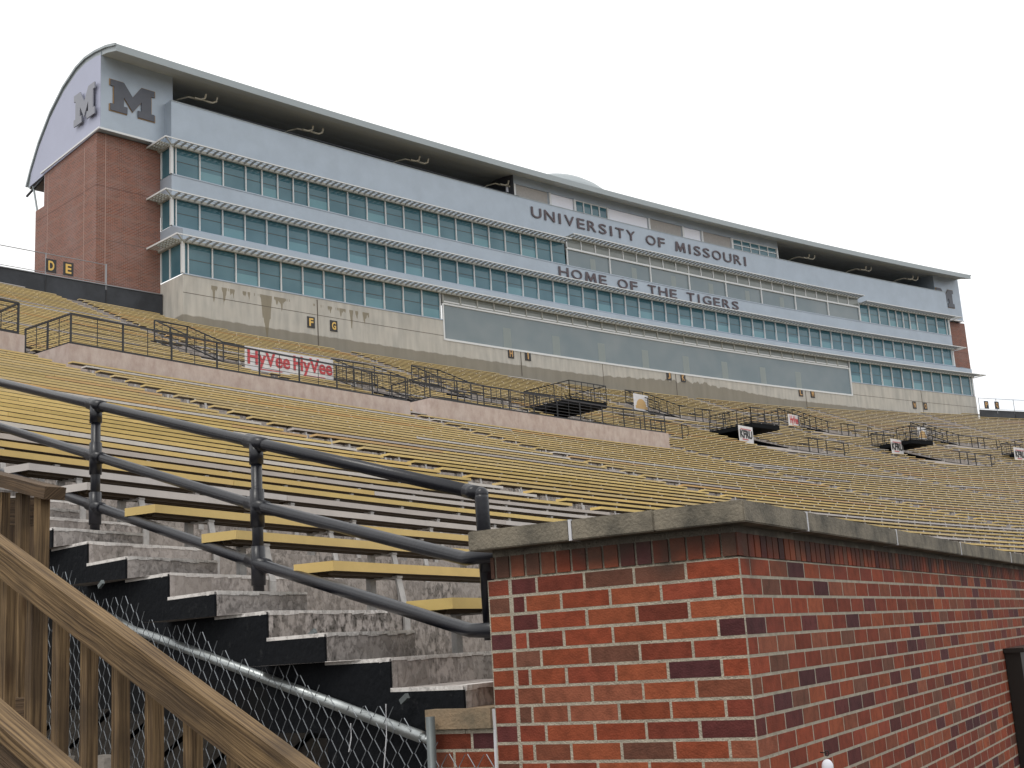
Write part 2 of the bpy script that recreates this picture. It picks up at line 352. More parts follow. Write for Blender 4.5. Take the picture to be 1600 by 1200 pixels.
# ------------------------------------------------------------------ plan geometry of the building
FX, FY, FA, FK = -21.8836, 78.0596, .775392, .0017754
def fp(s, e, z=0.):
    a = FA+FK*s
    return Vector((FX+(math.cos(FA)-math.cos(a))/FK-math.cos(a)*e, FY+(math.sin(a)-math.sin(FA))/FK+math.sin(a)*e, z+ZC))
def f_right(s): a = FA+FK*s; return Vector((math.sin(a), math.cos(a), 0))
def f_out(s): a = FA+FK*s; return Vector((math.cos(a), -math.sin(a), 0))      # towards the field
def in_front(p, e_lim):
    """distance of p in front of the building plane e=e_lim (positive = field side), and s"""
    s = 30.
    for _ in range(12):
        q = fp(s, 0); s += (Vector((p.x, p.y, 0))-Vector((q.x, q.y, 0))).dot(f_right(s))
    q = fp(s, e_lim); return (Vector((p.x, p.y, 0))-Vector((q.x, q.y, 0))).dot(f_out(s)), s

# ================================================================== GROUND
g = MB(); g.face([(-1500, -1500, 0), (1500, -1500, 0), (1500, 1500, 0), (-1500, 1500, 0)], m_dirt)
tag(g.build('ground'), kind='structure')

# ================================================================== TERRACES
KTOP, KBOT = -46, 33
AIS_LOW = [(-13.142, -26.823), (0, -9.210), (16.613, -9.808), (37.217, .119), (57.451, 2.131), (77.5, 3.), (97.5, 4.)]      # s at k=0, skew per 100 rows
AIS_UP = [(-4.5, -12.), (14.843, -13.261), (33.872, -8.831), (52.795, -6.113), (69.393, -4.880), (84.4, -3.), (100., -6.)]
def ais(s0, m, k): return s0+m*k/100
AW = 1.15
VOM = [  # s0, s1, kback, kfront, big?
 (21.4, 24.2, -14, -10), (36.2, 39.4, -15, -10), (53.6, 56.6, -15, -10), (72.2, 75.0, -15, -10), (89.2, 91.8, -15, -11),
 (14.2, 16.0, -19, -16), (31.2, 33.2, -20, -17), (55.0, 56.8, -26, -22), (72.0, 73.8, -26, -22), (86.9, 88.6, -24, -20)]
def in_vom(s, k):
    for a, b, kb, kf in VOM:
        if a <= s <= b and kb <= k <= kf: return True
    return False
PLAT = [(-40., -1.2, -.8, 10.1, -3), (.3, 15.9, -.8, 10.1, -3), (17.9, 35.5, -1.7, 10.62, -5)]   # s0, s1, face row, top height, first row above
def in_plat(s, k):
    for a, b, kf, zt, ke in PLAT:
        if a <= s <= b and ke <= k < kf: return True
    return False
def s_left(k):     # the stand stops at the left edge of the foreground stair on its lowest rows
    return -45. if k < 26 else ais(-13.142, -26.823, k)-.52
def terrace():
    mb = MB(); ds = 1.0
    for k in range(KTOP, KBOT+1):
        s = s_left(k); cols = []
        xs = [s_left(k)] + [x for x in [math.ceil(s_left(k))+i*ds for i in range(400)] if x < (150 if k < 26 else 60)]
        cuts = [c for a, b, *_ in VOM for c in (a, b)] + [c for p in PLAT for c in p[:2]]
        xs = sorted(set(xs+[c for c in cuts if c > xs[0]]))
        zt = zb(k)-.25; zn = zb(k+1)-.25
        for a, b in zip(xs[:-1], xs[1:]):
            m_ = (a+b)/2
            if in_vom(m_, k-.01) : continue
            if k < -36 and in_front(SP(m_, k), 1.0)[0] < 0: continue
            if k < -38 and m_ > 110: continue
            pl = None
            for q in PLAT:
                if q[0] <= m_ <= q[1] and q[4] <= k < q[2]: pl = q
            if pl: continue
            # riser below the nosing of row k, tread back to row k-1
            p0, p1 = SP(a, k), SP(b, k); q0, q1 = SP(a, k, back=T), SP(b, k, back=T)
            for v in (p0, p1, q0, q1): v.z = zt+ZC
            lo = (zb(k+1) if k < KBOT else zb(k)-.8)-.25+ZC
            r0, r1 = p0.copy(), p1.copy(); r0.z = r1.z = lo-.01
            mb.face([r0, r1, p1, p0], m_terr)
            mb.face([p0, p1, q1, q0], m_terr)
            if k in range(26, 35):
                # side closing face handled by the stair
                pass
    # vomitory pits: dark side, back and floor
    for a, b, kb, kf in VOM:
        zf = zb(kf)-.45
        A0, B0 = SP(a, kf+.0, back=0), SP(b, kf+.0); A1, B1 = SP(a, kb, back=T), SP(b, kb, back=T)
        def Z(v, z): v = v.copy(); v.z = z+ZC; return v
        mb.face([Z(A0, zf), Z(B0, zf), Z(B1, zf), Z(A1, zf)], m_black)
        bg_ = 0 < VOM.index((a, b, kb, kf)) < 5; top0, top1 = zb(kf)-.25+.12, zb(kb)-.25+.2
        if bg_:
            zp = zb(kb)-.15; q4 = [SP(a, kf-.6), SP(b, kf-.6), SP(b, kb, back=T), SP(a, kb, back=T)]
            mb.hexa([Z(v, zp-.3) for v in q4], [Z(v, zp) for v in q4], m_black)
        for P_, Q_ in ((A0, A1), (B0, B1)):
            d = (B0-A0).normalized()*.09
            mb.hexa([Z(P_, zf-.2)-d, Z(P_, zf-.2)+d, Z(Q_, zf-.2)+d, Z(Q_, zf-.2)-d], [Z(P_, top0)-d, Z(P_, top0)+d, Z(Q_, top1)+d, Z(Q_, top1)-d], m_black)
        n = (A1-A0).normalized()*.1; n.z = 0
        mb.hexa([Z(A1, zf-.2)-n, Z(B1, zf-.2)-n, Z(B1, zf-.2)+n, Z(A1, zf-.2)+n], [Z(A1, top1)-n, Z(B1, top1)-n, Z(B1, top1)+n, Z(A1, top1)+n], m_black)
    o = mb.build('concrete_grandstand')
    return tag(o, 'weathered concrete grandstand terraces carrying all the rows of benches', 'grandstand')
stand = terrace()
# aisle half-steps of the upper and lower aisles
mb = MB()
for lst, k0, k1 in ((AIS_LOW[1:], 0, 33), (AIS_UP, -43, -6)):
    for s0, m in lst:
        for k in range(k0, k1+1):
            s = ais(s0, m, k)-AW
            if in_plat(s, k) or in_vom(s, k) or in_vom(s+AW*.7, k) or (s > 28 and k > 24): continue
            a, b = SP(s+.08, k), SP(s+AW-.12, k); z = (zb(k)+zb(k+1))/2-.25+ZC
            A = [a, b, SP(s+AW-.12, k, back=-.40), SP(s+.08, k, back=-.40)]
            for v in A: v.z = z
            Bt = [v.copy() for v in A]
            for v in Bt: v.z = zb(k+1)-.27+ZC
            mb.hexa([Bt[3], Bt[2], Bt[1], Bt[0]], [A[3], A[2], A[1], A[0]], m_step)
tag(mb.build('aisle_steps', stand))

# ================================================================== PINK PARAPET WALLS
def parapet(s0, s1, kf, zt, ke, label):
    e_ = empty('parapet_wall'); tag(e_, label, 'wall', 'low pinkish concrete walls halfway up the stand')
    mb = MB(); n = max(2, int((s1-s0)/1.5)); xs = [s0+(s1-s0)*i/n for i in range(n+1)]
    def Q(s, k, z, back=0): v = SP(s, k, back=back); v.z = z+ZC; return v
    lo = zb(0)-1.0
    for a, b in zip(xs[:-1], xs[1:]):
        mb.face([Q(a, kf, lo), Q(b, kf, lo), Q(b, kf, zt), Q(a, kf, zt)], m_pink)
        mb.face([Q(a, kf, zt), Q(b, kf, zt), Q(b, ke, zt, T), Q(a, ke, zt, T)], m_pink)
        mb.face([Q(a, ke, zt, T), Q(b, ke, zt, T), Q(b, ke, zb(ke-1)-.25, T), Q(a, ke, zb(ke-1)-.25, T)], m_terr)
    for s in (s0, s1):
        f = [Q(s, kf, lo), Q(s, kf, zt), Q(s, ke, zt, T), Q(s, ke, lo, T)]
        mb.face(f, m_pink)
    mb.build('wall_body', e_)
    return e_
parapet(*PLAT[0], 'pinkish concrete parapet wall at the left edge of the picture below the black railing')
parapet(*PLAT[1], 'long pinkish concrete parapet wall carrying the railing in front of the red and white banner')
parapet(*PLAT[2], 'long pinkish concrete parapet wall farther right, ending at the open rows of benches')

# ================================================================== RAILINGS
def railing(path, h, label, cat='railing', group=None, gap=1.45, bars=5, thick=.055, midrail=False, name='guard_railing'):
    """path: list of base points; every post, rail and bar is steel"""
    e_ = empty(name); tag(e_, label, cat, group)
    r1 = MB(); r2 = MB(); thin = MB(); up = Vector((0, 0, h))
    for a, b in zip(path[:-1], path[1:]):
        r1.bar(a+up, b+up, thick, thick, m_blk); r2.bar(a+Vector((0, 0, .07)), b+Vector((0, 0, .07)), thick, thick, m_blk)
        for i in range(1, bars+1):
            o = Vector((0, 0, .07+(h-.07)*i/(bars+1))); thin.bar(a+o, b+o, .016, .016, m_blk)
    r1.build('top_rail', e_); r2.build('bottom_rail', e_)
    if bars: thin.build('infill_bars', e_)
    pts = []
    for a, b in zip(path[:-1], path[1:]):
        n = max(1, round((b-a).length/gap)); pts += [a+(b-a)*i/n for i in range(n)]
        for i in range(n):
            p = a+(b-a)*(i+.5)/n; q = MB(); q.bar(p, p+up, .022, .022, m_blk, up=(0, 1, 0)); q.build('thin_upright', e_)
    pts.append(path[-1])
    for p in pts[:95]:
        q = MB(); q.bar(p, p+up, thick, thick, m_blk, up=(0, 1, 0)); q.build('post', e_)
    return e_
def arcpath(s0, s1, k, z, n, back=0.):
    P_ = []
    for i in range(n+1):
        v = SP(s0+(s1-s0)*i/n, k, back=back); v.z = z+ZC; P_.append(v)
    return P_
def ramp_down(s, kf, z, back=0., dk=1.6, dz=-.1):
    v = SP(s, kf+0, back=back+2.4); v.z = z+ZC+.35
    return v
pR1 = arcpath(-30, -1.35, -.8, 10.1, 12, .12)
railing(pR1+[pR1[-1]+Vector((-.74, .63, 0))*2.2], 1.0, 'black steel railing at the left edge above the first pinkish wall', gap=2.4)
v0 = SP(.45, -.8, back=2.6); v0.z = 10.1+ZC
railing([v0]+arcpath(.45, 15.8, -.8, 10.1, 8, .12), 1.0, 'black steel railing in front of the wide red and white banner', gap=1.3)
v0 = SP(18.05, -1.7, back=2.4); v0.z = 10.62+ZC; v1 = SP(16.1, -1.0, back=.2); v1.z = 10.1+ZC
railing([v0]+arcpath(18.05, 35.4, -1.7, 10.62, 10, .12), 1.0, 'black steel railing along the farther pinkish wall', gap=1.6)
# vomitory railings + banners
def G0(v, z): v = v.copy(); v.z = z; return v
def vom_rail(i, lab):
    a, b, kb, kf = VOM[i]
    def Q(s, k, dz=0., back=0.):
        v = SP(s, k, dz=dz-.25, back=back); return v
    small = i >= 5
    ln = 4.4 if not small else 3.6
    path = [Q(a, kf, 0), Q(a, kb, .25), Q(b, kb, .25), Q(b, kf+.4, 0)]
    if not small and i:
        zp = zb(kb)-.15+ZC; path = [G0(SP(a, kf-.6), zp), G0(SP(a, kb), zp), G0(SP(b, kb), zp), G0(SP(b, kf-.6), zp), G0(SP(a, kf-.6), zp)]
    e_ = railing(path, 1.05, lab, group='railings round the stairway openings in the stand', gap=1.3, bars=4, thick=.05 if not small else .06)
    # landing rail to the right of the opening
    P_ = [Q(b, kf+.4, 0)]+[Q(b+ln*j/3, kf+.4+1.4*j/3, 0) for j in range(1, 4)]
    t1 = MB(); t2 = MB()
    for p, q in zip(P_[:-1], P_[1:]):
        t1.bar(p+Vector((0, 0, 1.05)), q+Vector((0, 0, 1.05)), .05, .05, m_blk); t2.bar(p+Vector((0, 0, .55)), q+Vector((0, 0, .55)), .04, .04, m_blk)
        t2.bar(p+Vector((0, 0, .08)), q+Vector((0, 0, .08)), .04, .04, m_blk)
    t1.build('landing_top_rail', e_); t2.build('landing_lower_rail', e_)
    for p in P_[1:]+[(P_[1]+P_[2])/2]:
        q = MB(); q.bar(p, p+Vector((0, 0, 1.05)), .06, .06, m_blk, up=(0, 1, 0)); q.build('landing_post', e_)
    q = P_[-1]; h = MB(); h.tube([q+Vector((0, 0, 1.05)), q+Vector((.35, .25, 1.0)), q+Vector((.42, .3, .9)), q+Vector((.42, .3, .45)), q+Vector((.3, .2, .35)), q+Vector((0, 0, .35))], .03, m_blk, 6); h.build('handrail_loop', e_)
    # dark metal deck leading out of the opening
    d = MB(); A = [Q(a-.3, kf+.9, .02), Q(b+ln, kf+1.9, .02), Q(b+ln, kf+.6, .05), Q(a-.3, kf-.2, .05)]
    d.prism(A, (0, 0, -.08), m_terr); d.build('landing_slab', e_)
    return e_
VL = ['black railing and dark stairway opening just right of the wide red and white banner', 'black railing and dark stairway opening behind the farther pinkish wall',
      'black railing beside the left banner with large black letters', 'black railing beside the right banner with large black letters', 'black railing at the right edge of the picture among the upper benches',
      'black railing in the upper rows straight above the long pinkish wall at left', 'black railing in the upper rows below the H and I signs', 'black railing beside the tan arch banner below the J and K signs',
      'black railing beside the small red print banner', 'black railing beside the small tan arch banner at right']
for i, l in enumerate(VL): vom_rail(i, l)
def banner(c0, c1, h, label, kind, lift=.1):
    """flat vinyl sheet between two base points"""
    e_ = empty('banner'); tag(e_, label, 'banner')
    r = (c1-c0); wd = r.length; r.normalize(); up = Vector((0, 0, 1)); n = r.cross(up)
    mb = MB(); a = c0+up*lift; b = c1+up*lift
    mb.prism([a, b, b+up*h, a+up*h], -n*.02, m_ban); mb.build('sheet', e_)
    fr = n*.015
    if kind == 'hv':
        for k in range(2 if wd > 4 else 1):
            cx = (k+.5)/(2 if wd > 4 else 1)
            me = text_mesh('HyVee', h*.86, m_red, .01, .025)
            place_mesh(me, 'print', a+r*wd*cx+up*h*.30+fr, r, up, e_, sx=.42*wd/(2 if wd > 4 else 1)/(h*1.05) if wd > 4 else .42)
            q = MB(); q.box(a+r*(wd*cx+.1)+up*h*.12+fr, r*wd*.13, n*.004, up*.02, m_red); q.build('underline', e_)
    elif kind == 'kf':
        me = text_mesh('KFRU', h*.62, m_blackprint, .01, .03); place_mesh(me, 'print', a+r*wd*.5+up*h*.30+fr, r, up, e_, sx=.78)
        q = MB(); q.box(a+r*wd*.5+up*h*.80+fr, r*wd*.36, n*.004, up*.025, m_red); q.box(a+r*wd*.42+up*h*.2+fr, r*wd*.2, n*.004, up*.03, m_red); q.build('stripe', e_)
    elif kind == 'arch':
        q = MB(); c = a+r*wd*.5+up*h*.30+fr; R_ = wd*.33
        q.prism([c+r*math.cos(t)*R_+up*math.sin(t)*R_ for t in [math.pi*i/12 for i in range(13)]], -n*.006, m_tan)
        q.box(a+r*wd*.5+up*h*.2+fr, r*wd*.4, n*.004, up*h*.09, m_tan); q.build('print', e_)
    return e_
def bpt(s, k, dz=-.25): return SP(s, k, dz=dz)
def bn(s_, k, wd_, h, lab, kind):
    p = bpt(s_, k); q = bpt(s_+wd_, k); q.z -= .05*wd_
    return banner(p, q, h, lab, kind, lift=.12)
banner(bpt(15.2, -12.4), bpt(21.3, -13.7), 1.15, 'wide white banner with big red lettering printed twice, behind the left railing', 'hv', lift=.12)
bn(52.0, -10.5, 1.5, 1.15, 'white banner with large black letters on the left of the two matching stairway openings', 'kf')
bn(70.9, -11.7, 1.45, 1.2, 'white banner with large black letters on the right one of two matching openings', 'kf')
bn(87.6, -12.2, 1.6, 1.2, 'white banner with black letters cut off by the right edge of the picture', 'kf')
bn(53.8, -23.6, 1.5, 1.25, 'small white banner with a tan arch under the J and K signs', 'arch')
bn(70.8, -23.4, 1.35, 1.05, 'small white banner with red lettering in the upper rows', 'hv')
bn(85.7, -22., 1.25, 1.15, 'smallest white banner with a tan arch, upper rows at right', 'arch')

# ================================================================== BENCHES
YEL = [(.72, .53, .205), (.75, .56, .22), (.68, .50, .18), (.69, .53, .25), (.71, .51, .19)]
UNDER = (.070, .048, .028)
GRY = [(.56, .52, .49), (.64, .60, .55), (.50, .45, .41)]
ORG = [(.66, .42, .17), (.62, .41, .19)]
PD, PT = .245, .050       # plank depth, thickness
def plank(mb, a, b, k, col, endcol=None):
    n = max(1, int((b-a)/2.2)); xs = [a+(b-a)*i/n for i in range(n+1)]
    for i, (p, q) in enumerate(zip(xs[:-1], xs[1:])):
        A = [SP(p, k), SP(q, k), SP(q, k, back=PD), SP(p, k, back=PD)]
        lo = [v-Vector((0, 0, PT)) for v in A]
        sk = [] ;
        if i > 0: sk.append(5)
        if i < n-1: sk.append(3)
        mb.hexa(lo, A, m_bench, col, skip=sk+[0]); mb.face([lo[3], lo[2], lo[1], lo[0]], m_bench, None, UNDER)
def bracket(mb, s, k, detail):
    a = base_pt(s)[2]; r = Vector((math.sin(a), math.cos(a), 0)); o = Vector((math.cos(a), -math.sin(a), 0)); p = SP(s, k)
    w_ = .03
    top = p-Vector((0, 0, PT+.01))
    if detail:
        mb.bar(top+o*-.035, top+o*.012-Vector((0, 0, .22)), .055, .012, m_brk, up=o)
        mb.bar(top+o*.012-Vector((0, 0, .22)), top+o*.012-Vector((0, 0, .42)), .055, .012, m_brk, up=o)
        mb.bar(top-o*.02-Vector((0, 0, .006)), top-o*.22-Vector((0, 0, .006)), .055, .012, m_brk)
        mb.bar(top-o*.21-Vector((0, 0, .0)), top-o*.21-Vector((0, 0, .21)), .055, .03, m_brk, up=o)
    else:
        mb.bar(top-o*.01, top+o*.012-Vector((0, 0, .30)), .07, .02, m_brk, up=o)
        mb.bar(top-o*.2, top-o*.2-Vector((0, 0, .2)), .06, .03, m_brk, up=o)
segs = []
GREYROW = {(0, 28): 1, (0, 29): 1}
def add_row(k, lst, smax, names):
    bounds = [(ais(s0, m, k)-AW, ais(s0, m, k)) for s0, m in lst]      # gap of each aisle
    prev = s_left(k)+.3 if k < 26 else 1e9
    L_ = []
    first = True
    for j, (a, b) in enumerate(bounds):
        if k >= 26 and j == 0: prev = b; continue
        L_.append((prev, a, j)); prev = b
    L_.append((prev, smax, len(bounds)))
    for a, b, j in L_:
        if b-a < 1 or a > smax: continue
        b = min(b, smax)
        pieces = [(a, b)]
        for va, vb, kb, kf in VOM:
            big = 4.4 if VOM.index((va, vb, kb, kf)) < 5 else 3.6
            va_, vb_ = (va-.2, vb+.2) if k <= kf-.5 else (va-.4, vb+big)
            if kb <= k <= kf+2:
                np_ = []
                for p, q in pieces:
                    if vb_ <= p or va_ >= q: np_.append((p, q))
                    else:
                        if va_-p > .8: np_.append((p, va_))
                        if q-vb_ > .8: np_.append((vb_, q))
                pieces = np_
        for q0, q1, kf, zt, ke in PLAT:
            if ke < k < kf:
                np_ = []
                for p, q in pieces:
                    if q1 <= p or q0 >= q: np_.append((p, q))
                    else:
                        if q0-p > .8: np_.append((p, q0))
                        if q-q1 > .8: np_.append((q1, q))
                pieces = np_
        for p, q in pieces:
            # clip against the building and the back walls
            if k < -34:
                ok = []; st = .5; x = p
                while x <= q:
                    pt = SP(x, k, back=PD); d, fs = in_front(pt, -1.4)
                    lim = True
                    if -.3 < fs < 98.3: lim = d > .25
                    elif fs <= -.3: lim = in_front(pt, 1.15)[0] > .35
                    else: lim = k >= -38
                    ok.append((x, lim)); x += st
                run = [x for x, l in ok if l]
                if not run: continue
                p, q = run[0], run[-1]
                if q-p < 1: continue
            segs.append((k, j, p, q))
ORD = ['first', 'second', 'third', 'fourth', 'fifth', 'sixth', 'seventh', 'eighth']
for k in range(0, 34): add_row(k, AIS_LOW, 118 if k < 14 else (78 if k < 20 else 45), 'low')
for k in range(-44, 0): add_row(k, AIS_UP if k < -3 else [(-.0, -9.2), (16.61, -9.8), (37.3, 0.), (57.45, 2.13), (77.5, 3.), (97.5, 4)], 128, 'up')
def proj_px(p):
    d = Vector(p)-Vector((0, 0, ZC)); z = d.dot(cf)
    if z < .5: return None
    return 512+FPX*.64*d.dot(cr)/z, 384-FPX*.64*d.dot(cu)/z, z
vis = []
for sg in segs:
    k, j, p, q = sg; P_ = [proj_px(SP(p+(q-p)*t/12, k)) for t in range(13)]
    P_ = [x for x in P_ if x and -40 < x[0] < 1064 and -20 < x[1] < 790]
    if not P_: continue
    size = sum(1 for _ in P_)*(q-p)/13*PT*(FPX/ (sum(x[2] for x in P_)/len(P_)))**2
    vis.append((size, sg))
vis.sort(key=lambda x: -x[0])
def colour_for(k, j, x):
    random.seed(k*977+j*131+int(x*10))
    if k == 28 or (k == 29 and x < -9): return random.choice(GRY)
    r = random.random()
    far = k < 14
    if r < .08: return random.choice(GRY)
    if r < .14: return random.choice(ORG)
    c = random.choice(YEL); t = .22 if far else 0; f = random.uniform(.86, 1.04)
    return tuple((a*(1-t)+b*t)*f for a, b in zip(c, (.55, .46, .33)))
def boards(k, j, p, q):
    """board lengths along a row with their colours"""
    out_ = []; x = p; random.seed(k*31+j*7+5)
    L0 = random.choice([3.4, 4.9, 5.5, 7.3])
    while x < q-.01:
        ln = min(L0 if x == p else random.choice([4.9, 5.5, 7.3, 9.]), q-x)
        if q-(x+ln) < 1.2: ln = q-x
        out_.append((x, x+ln)); x += ln
    same = random.random() < .45
    c0 = colour_for(k, j, p)
    return [(a, b, c0 if same else colour_for(k, j, a)) for a, b in out_]
AISN = ['the foreground stair', 'the first aisle', 'the second aisle', 'the third aisle', 'the fourth aisle', 'the fifth aisle', 'the sixth aisle']
cnt = {}
def bench_label(k, j, p, cols):
    y = sum(1 for c in cols if c[0] > c[2]*2.2); tone = 'yellow' if y == len(cols) else ('grey' if y == 0 else 'patchy yellow')
    if k >= 0:
        where = 'in row %d below the pink walls' % (k+1)
        side = 'left of the first lower aisle' if j == 1 and k >= 26 else ('between lower aisles %d and %d' % (j-1, j) if j >= 2 and j < 7 else ('left of lower aisle 1' if j <= 1 else 'right of lower aisle 6'))
    else:
        where = 'in row %d above the pink walls' % (-k)
        side = 'left of upper aisle 1' if j == 0 else ('between upper aisles %d and %d' % (j, j+1) if j < 7 else 'right of upper aisle 7')
    l = '%s bench %s, %s' % (tone, where, side)
    cnt[l] = cnt.get(l, 0)+1
    if cnt[l] == 2: l += ', farther right'
    elif cnt[l] > 2: l += ', piece %d' % cnt[l]
    return ' '.join(l.split()[:16])
GRP = 'long bleacher benches in rows'
rest = MB()
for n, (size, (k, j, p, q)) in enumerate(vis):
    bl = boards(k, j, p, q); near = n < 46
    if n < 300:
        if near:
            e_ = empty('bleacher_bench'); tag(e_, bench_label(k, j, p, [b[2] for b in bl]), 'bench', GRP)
            for i, (a, b, c) in enumerate(bl):
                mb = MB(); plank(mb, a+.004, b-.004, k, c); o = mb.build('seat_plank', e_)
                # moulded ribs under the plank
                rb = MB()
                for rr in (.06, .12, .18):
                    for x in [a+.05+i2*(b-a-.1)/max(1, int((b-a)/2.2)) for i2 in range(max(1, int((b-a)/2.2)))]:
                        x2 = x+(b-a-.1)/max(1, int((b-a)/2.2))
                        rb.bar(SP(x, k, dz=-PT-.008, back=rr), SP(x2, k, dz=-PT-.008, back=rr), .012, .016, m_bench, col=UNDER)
                rb.build('underside_ribs', o)
            x = p+.3+random.random()*.6; nb = 0
            while x < q-.2 and nb < 40:
                mb = MB(); bracket(mb, x, k, True); mb.build('bracket', e_); x += 1.5; nb += 1
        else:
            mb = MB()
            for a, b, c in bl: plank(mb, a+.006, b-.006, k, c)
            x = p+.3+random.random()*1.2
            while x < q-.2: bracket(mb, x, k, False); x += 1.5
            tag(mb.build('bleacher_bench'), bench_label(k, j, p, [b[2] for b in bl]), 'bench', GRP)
    else:
        for a, b, c in bl: plank(rest, a+.006, b-.006, k, c)
        x = p+.3+random.random()*1.2
        while x < q-.2: bracket(rest, x, k, False); x += 1.5
tag(rest.build('distant_benches'), 'the smallest distant yellow bench rows of the grandstand', 'benches', kind='stuff')
random.seed(11)

# ================================================================== FOREGROUND STAIR
stair = empty('concrete_stair'); tag(stair, 'worn concrete stair with black painted side under the pipe railing', 'stair')
def row_left(k):     # left edge of the stair on row k (may be fractional)
    s = ais(-13.142, -26.823, k)
    v = SP(s, k); a = base_pt(s)[2]; return v-Vector((math.sin(a), math.cos(a), 0))*.52, a
steps = MB(); nose = MB(); side = MB()
W = .72
kk = 26.0
while kk < 33.6:
    full = abs(kk-round(kk)) < .01
    Lp, a = row_left(kk); r = Vector((math.sin(a), math.cos(a), 0)); o = Vector((math.cos(a), -math.sin(a), 0))
    kp = kk-.5; Lq, a2 = row_left(kp)
    z = (zb(kk) if full else (zb(kk-.5)+zb(kk+.5))/2)-.25+ZC
    zlow = z-.34
    wd = W if not full else 1.0
    P0 = Lp.copy(); P0.z = z; Q0 = Lq.copy(); Q0.z = z
    P1 = P0+r*wd+o*.003*(1 if full else 2); Q1 = Q0+r*wd
    P0b, P1b, Q0b, Q1b = [v.copy() for v in (P0, P1, Q0, Q1)]
    for v in (P0b, P1b, Q0b, Q1b): v.z = zlow
    steps.hexa([P0b, P1b, Q1b, Q0b], [P0, P1, Q1, Q0], m_step)
    # pale worn nosing strip, 3 mm proud, irregular
    nn = 9
    for i in range(nn):
        t0, t1 = i/nn, (i+1)/nn; dep = .02+.018*random.random()
        A = P0+(P1-P0)*t0+o*.004+Vector((0, 0, .003)); B = P0+(P1-P0)*t1+o*.004+Vector((0, 0, .003))
        nose.hexa([A-Vector((0, 0, .012+.012*random.random())), B-Vector((0, 0, .012+.01*random.random())), B-o*dep*2-Vector((0, 0, .02)), A-o*dep*2-Vector((0, 0, .02))], [A, B, B-o*dep*2, A-o*dep*2], m_nose)
    d = (Lq-Lp); d.z = 0; dn = d.normalized(); out_n = Vector((0, 0, 1)).cross(dn)
    if out_n.dot(Vector((-1, -1, 0))) < 0: out_n = -out_n
    A = P0+out_n*.004; B = Q0+out_n*.004+dn*.0
    lo1 = (-.34 if full else -.42) if kk < 33 else -.45
    side.hexa([A+out_n*.010+Vector((0, 0, lo1)), A+Vector((0, 0, lo1)), B+Vector((0, 0, lo1)), B+out_n*.010+Vector((0, 0, lo1))], [A+out_n*.010-Vector((0, 0, .004)), A-Vector((0, 0, .004)), B-Vector((0, 0, .004)), B+out_n*.010-Vector((0, 0, .004))], m_black)
    # worn white top edge along the black side
    e1 = A+out_n*.011+Vector((0, 0, .002)); e2 = B+out_n*.011+Vector((0, 0, .002))
    nose.hexa([e1-Vector((0, 0, .016)), e1-out_n*.010-Vector((0, 0, .016)), e2-out_n*.010-Vector((0, 0, .016)), e2-Vector((0, 0, .016))], [e1, e1-out_n*.02, e2-out_n*.02, e2], m_nose)
    kk += .5
steps.build('steps', stair); nose.build('worn_nosings', stair); side.build('black_side', stair)
m_deep = mat('shade_dark_concrete', (.010, .010, .011), .9)  # near-black base colour stands in for the shade under the stand
# dark space under the stand: added wall, shade painted into its near-black colour
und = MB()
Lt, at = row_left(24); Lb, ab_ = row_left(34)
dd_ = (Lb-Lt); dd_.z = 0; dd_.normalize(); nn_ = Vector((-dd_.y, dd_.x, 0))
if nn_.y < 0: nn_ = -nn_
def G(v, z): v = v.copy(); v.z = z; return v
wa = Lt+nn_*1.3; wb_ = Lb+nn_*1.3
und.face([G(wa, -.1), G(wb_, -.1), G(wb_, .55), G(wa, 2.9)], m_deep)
tag(und.build('under_stand_shade_wall'), 'added wall coloured near-black for the shade under the foreground stair', 'wall')

# ================================================================== PIPE RAILING (foreground)
pr = empty('pipe_railing'); tag(pr, 'large dark blue grey pipe railing down the foreground stair', 'railing')
def at(px, py, y):
    """world point seen at pixel (1600 px frame) at forward distance y (used to read off positions)"""
    d = cf+cr*((px-800)/FPX)+cu*((600-py)/FPX); return Vector((0, 0, ZC))+d*(y/d.y)
DX = Vector((1.27, -1.22, 0))
T1 = at(150, 633, 7.9); T2 = at(400, 692, 6.68)
dirn = T2-T1; T3 = at(752, 772, 5.42); T0 = T1-dirn
m1, m2_, m3 = at(150, 713, 7.9), at(400, 790, 6.68), at(728, 873, 5.46)
l1, l2, l3 = at(150, 791, 7.9), at(400, 880, 6.68), at(735, 985, 5.44)
R_ = .031
def sm(o_): return o_
b = MB(); b.tube([T1-(T2-T1)*1.6, T1, T2, T3], R_, m_rail, 16); b.tube([T3, T3+Vector((.0, 0, -.02)), at(768, 1000, 5.42)], R_, m_rail, 16); b.build('top_rail', pr, True)
b = MB(); b.tube([m1-(m2_-m1)*1.6, m1, m2_, m3, at(775, 866, 5.2)], R_, m_rail, 16); b.build('middle_rail', pr, True)
b = MB(); b.tube([l1-(l2-l1)*1.6, l1, l2, l3, at(776, 985, 5.15)], R_, m_rail, 16); b.build('bottom_rail', pr, True)
b = MB(); 
for c in (T3,):
    b2 = bmesh.new()
    bmesh.ops.create_uvsphere(b2, u_segments=16, v_segments=10, radius=R_*1.03); me = bpy.data.meshes.new('elbow'); b2.to_mesh(me); b2.free(); me.materials.append(m_rail)
    for p in me.polygons: p.use_smooth = True
    o = bpy.data.objects.new('elbow', me); C.objects.link(o); me.transform(Matrix.Translation(c)); o.parent = pr
